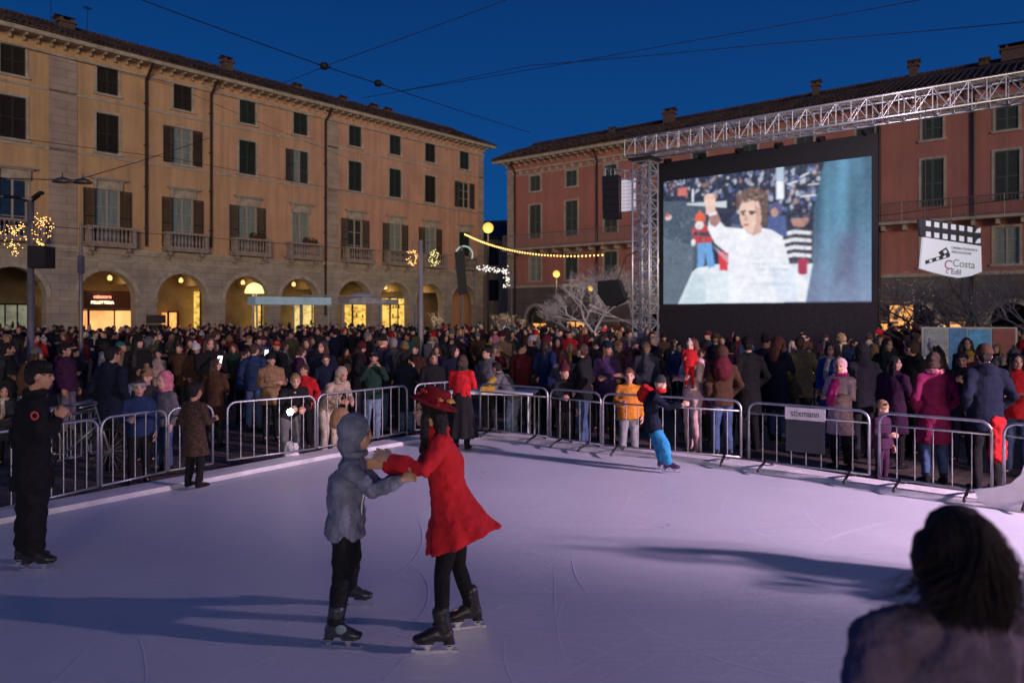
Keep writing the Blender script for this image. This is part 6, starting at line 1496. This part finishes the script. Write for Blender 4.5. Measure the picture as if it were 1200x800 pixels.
for cx, cz, sx in ((-.34, 3.95, 1), (.22, 4.12, -.8)):
    mb = MB(); hp = []
    for t in np.linspace(0, 2*PI, 40): hp.append(V((cx+sx*.018*16*math.sin(t)**3*.95+.2*(cz-4)*0, 0, cz+.019*(13*math.cos(t)-5*math.cos(2*t)-2*math.cos(3*t)-math.cos(4*t)))))
    mb.tube(hp, .008, 4); hb = mb.build('light_heart', DSTEEL, LP)
    bulbs(hb, [hp[rs.randrange(40)]+V((rs.gauss(0, .045), rs.gauss(0, .03), rs.gauss(0, .045))) for q in range(100)], .0085, GW)
# thin pole
mb = MB(); mb.lathe([(.06, 0), (.045, 3), (.03, 4.6)], (0, 0, 0), 8); mb.box(-.06, .06, -.06, .06, 3.3, 3.75); o = mb.build('thin_pole', POLE, None); o.location = (PX(95, 18.5), 18.5, -.18); tag(o, 'thin grey pole left of the warmly lit shop', 'pole')
# central lamp post with garlands
LP = empty('lamp_post', (PX(493, 26), 26, -.18), 0, 'tall pale lamp post with small lit garlands left of the palazzo corner', 'lamp post')
mb = MB(); mb.lathe([(.13, 0), (.12, .3), (.1, .4), (.07, 4.9)], (0, 0, 0), 10); mb.build('pole', mat('pole_pale', (.42, .4, .42), .5, .3), LP, True)
for cx, w_ in ((-.3, .22), (.5, .19)):
    mb = MB(); mb.tube([(0, 0, 4.75), (cx, 0, 4.85), (cx, 0, 4.5)], .02, 5); g_ = mb.build('garland_arm', POLE, LP); L_ = []
    for q in range(80):
        a_ = rs.uniform(0, 2*PI); L_.append(V((cx+w_*.6*math.cos(a_)+rs.gauss(0, .04), rs.gauss(0, .04), 4.28+.24*math.sin(a_)+rs.gauss(0, .04))))
    bulbs(g_, L_[:55], .011, GW if cx < 0 else glow('garland_yellow', (1, .85, .3), 3))
# lit ring, speaker and white garland near the corner
mb = MB(); mb.prism([(-.28, .85), (.1, .9), (.24, -.8), (-.1, -.9)], -.25, .25); o = mb.build('column_speaker', BLACK, None); o.location = P(541, 320, 30); tag(o, 'tilted black column speaker in front of the last palazzo arches', 'speaker')
mb = MB(); c = P(541, 320, 30); mb.tube([(c.x, c.y, -.18), (c.x, c.y, c.z+1.1)], .05, 6); o = mb.build('speaker_pole', POLE, None, org=(c.x, c.y, -.18)); o.location = (c.x, c.y, -.18); tag(o, 'pole carrying the tilted black column speaker', 'pole')
mb = MB(); mb.tube([c+V((-.35*math.cos(t)+.1, 0, .75+.35*math.sin(t))) for t in np.linspace(0, PI*1.15, 14)], .035, 6); o = mb.build('light_arc', glow('arc_white', (.6, .75, .68), .5), None, org=c); o.location = c; tag(o, 'pale glowing arc above the tilted column speaker', 'light')
mb = MB(); c = P(578, 328, 40); cb_ = MB()
L_ = []
for q in range(75):
    x = rs.uniform(-.9, .9); L_.append(V((x, rs.gauss(0, .1), .55-.1*x+rs.gauss(0, .09))))
for q in range(25): L_.append(V((.55+.35*rs.random(), rs.gauss(0, .1), rs.uniform(-.4, .4))))
go = empty('white_garland', c, 0, 'bright white light garland hanging at the end of the left palazzo', 'garland'); bulbs(go, L_, .03, GWH); cb_.tube([(-1.0, 0, .66), (0, 0, .58), (1.0, 0, .5)], .03, 5); cb_.tube([(-1.0, 0, .66), (-1.0, 0, -c.z-.18)], .04, 6); cb_.tube([(1.0, 0, .5), (1.0, 0, -c.z-.18)], .04, 6); cb_.build('garland_frame', POLE, go)
# canopy and kiosk in front of the arches
KM = mat('kiosk_frame', (.32, .33, .36), .5, .3)
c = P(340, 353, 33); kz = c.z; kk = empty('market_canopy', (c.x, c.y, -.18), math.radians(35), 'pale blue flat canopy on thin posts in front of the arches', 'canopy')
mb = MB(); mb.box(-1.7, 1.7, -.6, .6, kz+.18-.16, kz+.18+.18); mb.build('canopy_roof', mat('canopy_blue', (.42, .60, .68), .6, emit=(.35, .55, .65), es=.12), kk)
for sx in (-1.6, 0, 1.6):
    mb = MB(); mb.tube([(sx, -.5, 0), (sx, -.5, kz)], .03, 6); mb.build('post', KM, kk)
c = P(425, 353, 36); kz = c.z+.18; kk = empty('market_stall', (c.x, c.y, -.18), math.radians(38), 'metal framed market stall with a lettered fascia in front of the yellow shops', 'stall')
mb = MB()
for z in (kz-.18, kz+.2): mb.box(-3.4, 2.6, -.7, -.65, z, z+.05)
for k2 in range(25): mb.tube([(-3.4+k2*.25, -.67, kz-.16), (-3.4+(k2+(1 if k2 % 2 else -0))*.25, -.67, kz+.22)], .012, 4)
for x_ in (-3.4, -1.4, .6, 2.6): mb.box(x_-.05, x_+.05, -.72, -.62, 0, kz-.18)
mb.build('stall_frame', KM, kk); mb = MB(); mb.box(-1.0, 1.6, -.6, .6, kz-.12, kz+.1); mb.lathe([(.7, kz+.1), (.6, kz+.3), (.3, kz+.42), (.01, kz+.46)], (0, 0, 0), 14); mb.build('stall_roof', mat('stall_white', (.5, .5, .52), .5), kk)
# overhead cables
def cable(px, label, r=.012, D=None):
    pts_ = []
    for i in range(len(px)-1):
        a_, b_ = P(*px[i]), P(*px[i+1]); L_ = (a_-b_).length
        for k2 in range(12): t = k2/12; q_ = a_.lerp(b_, t); q_.z -= .04*L_*t*(1-t)*.3; pts_.append(q_)
    pts_.append(P(*px[-1])); mb = MB(); mb.tube(pts_, r, 4); o_ = mb.build('overhead_cable', BLACK, None, org=pts_[0]); o_.location = pts_[0]; tag(o_, label, 'cable', 'cables strung across the square')
cable([(150, -6, 22), (380, 78, 22), (443, 98, 24), (620, 155, 34)], 'thick dark cable crossing the sky through both junction boxes', .016)
cable([(620, -10, 24), (380, 78, 22), (330, 98, 28)], 'thin cable rising right from the left junction box')
cable([(425, 115, 30), (620, 77, 26), (900, 52, 22), (1240, 22, 18)], 'long cable running to the upper right corner of the sky')
cable([(470, 107, 30), (800, 50, 24), (1100, -4, 20)], 'thin cable crossing the upper middle of the sky')
cable([(-30, 40, 22), (200, 100, 28), (420, 190, 45)], 'thin cable crossing the ochre palazzo below its eaves', .009)
cable([(-30, 155, 20), (200, 185, 27), (560, 250, 52)], 'thin cable crossing the ochre palazzo at the second floor', .009)
cable([(-30, 208, 18), (90, 211, 19), (250, 160, 34)], 'thin cable carrying the two dark street lamps at the left', .012)
cable([(-30, 258, 18), (200, 275, 27), (640, 305, 50)], 'thin cable crossing at balcony height', .009)
cable([(620, 296, 40), (900, 268, 26), (1240, 226, 18)], 'thin cable in front of the red palazzo', .009)
for x, y, D, lb in ((380, 78, 22, 'round junction box where two sky cables meet'), (443, 98, 24, 'smaller junction box on the sky cable, the right one')):
    mb = MB(); mb.lathe([(.03, .12), (.1, .09), (.13, 0), (.1, -.08), (.03, -.1)], (0, 0, 0), 12); mb.tube([(-.2, 0, .05), (.2, 0, -.03)], .02, 5); o = mb.build('junction_box', BLACK, None, True); o.location = P(x, y, D); tag(o, lb, 'junction box')
for x, y, D, lb in ((73, 212, 18.8, 'hanging dark street lamp, nearer the left lamp post'), (97, 213, 19.2, 'hanging dark street lamp, nearer the shuttered window')):
    mb = MB(); mb.lathe([(.03, .1), (.12, .06), (.2, -.02), (.18, -.05)], (0, 0, 0), 14, 1.3, .8); mb.tube([(0, 0, .1), (0, 0, .2)], .015, 5); o = mb.build('hanging_lamp', mat('lamp_hood', (.14, .12, .11), .4, .5), None, True); o.location = P(x, y, D); tag(o, lb, 'street lamp')
# poster boards at the right
c = P(1135, 398, 17); pb = empty('poster_board', (c.x, c.y, -.18), math.radians(-12), 'board of printed posters with blue and dark red panels behind the crowd', 'board')
mb = MB(); mb.box(-1.0, 1.0, -.03, .03, .9, 1.98); mb.box(-1.0, -.95, -.03, .03, 0, .9); mb.box(.95, 1.0, -.03, .03, 0, .9); mb.build('board', KM, pb)
for x0, x1, zz0, zz1, nm, cl in ((-.95, -.45, 1.3, 1.95, 'grey', (.25, .28, .34)), (-.42, -.05, 1.0, 1.95, 'blue', (.03, .2, .5)), (-.02, .45, 1.35, 1.93, 'sky', (.04, .35, .7)), (.48, .95, 1.0, 1.95, 'dark red', (.22, .02, .04)), (-.95, -.45, 1.0, 1.28, 'white', (.6, .6, .62))):
    mb = MB(); mb.box(x0, x1, -.045, -.031, zz0, zz1); mb.build('poster', mat('poster_'+nm.replace(' ', '_'), cl, .5, var=.5, scale=7, emit=cl, es=.08), pb)
# ================================================================== lights
def spot(name, loc, tgt, e, col, size=60, blend=.6, r=.15):
    ld = bpy.data.lights.new(name, 'SPOT'); ld.energy = e; ld.color = col; ld.spot_size = math.radians(size); ld.spot_blend = blend; ld.shadow_soft_size = r
    o = bpy.data.objects.new(name, ld); COL.objects.link(o); o.location = loc; o.rotation_euler = (V(tgt)-V(loc)).to_track_quat('-Z', 'Y').to_euler(); return o
for i, (loc, tgt, e, sz) in enumerate(FLOODS):
    st = empty('flood_light_stand', (loc[0]+.25, loc[1], 0), 0, 'floodlight on a telescopic stand beyond the right end of the rink' if i == 0 else 'second floodlight on a stand nearer the camera at the right', 'floodlight')
    mb = MB(); mb.tube([(0, 0, .6), (0, 0, loc[2]-.1)], .03, 8)
    for k in range(3): a_ = k*2.094; mb.tube([(0, 0, .8), (.6*math.cos(a_), .6*math.sin(a_), .02)], .02, 6)
    mb.build('stand', DSTEEL, st); mb = MB(); mb.box(-.1, .15, -.25, .25, loc[2]-.2, loc[2]+.2); mb.build('lamp_housing', BLACK, st)
    mb = MB(); mb.box(-.115, -.102, -.2, .2, loc[2]-.15, loc[2]+.15); mb.build('lamp_face', glow('flood_face', (1, .8, .9), 20), st)
    spot('flood_light', (loc[0]+.05, loc[1], loc[2]), tgt, e, FLOODCOL, sz, .9, .12)
for q in (('stage_light', (8.5, 12.5, 6.5), (7, 21, 5.5), STAGE, (1, .78, .86), 100),):
    if STAGE: spot(q[0], q[1], q[2], q[3], q[4], q[5], .8, .3)
spot('tree_fill_light', (2.2, 25.5, 3.2), (4.6, 33, 2.8), 900, (1, .82, .8), 95, .8, .2)  # added spot without a fixture, brightens the pale tree crown
sd = bpy.data.lights.new('warm_fill_light', 'SUN'); sd.energy = FILL_E; sd.color = FILL_C; sd.angle = math.radians(FILL_A); so = bpy.data.objects.new('warm_fill_light', sd); COL.objects.link(so); so.rotation_euler = V(FILL_D).to_track_quat('-Z', 'Y').to_euler()  # added warm fill for facades and crowd, not a sun in the sky

# ================================================================== camera
cam = bpy.data.cameras.new('camera'); co = bpy.data.objects.new('camera', cam); COL.objects.link(co); co.location = (0, 0, CZ); co.rotation_euler = (PI/2, 0, 0)
cam.sensor_width = 36; cam.lens = 36*F/1200; cam.shift_y = -(400-HY)/1200; cam.clip_start = .1; cam.clip_end = 1500
cam.dof.use_dof = True; cam.dof.focus_distance = 7.5; cam.dof.aperture_fstop = 1.7
scene.camera = co
scene.view_settings.view_transform = 'Standard'; scene.view_settings.look = 'None'; scene.view_settings.gamma = 1; scene.view_settings.exposure = EXPO
scene.render.engine = 'CYCLES'; scene.cycles.use_denoising = True; scene.cycles.max_bounces = 6
scene.render.resolution_x = 1024; scene.render.resolution_y = 682
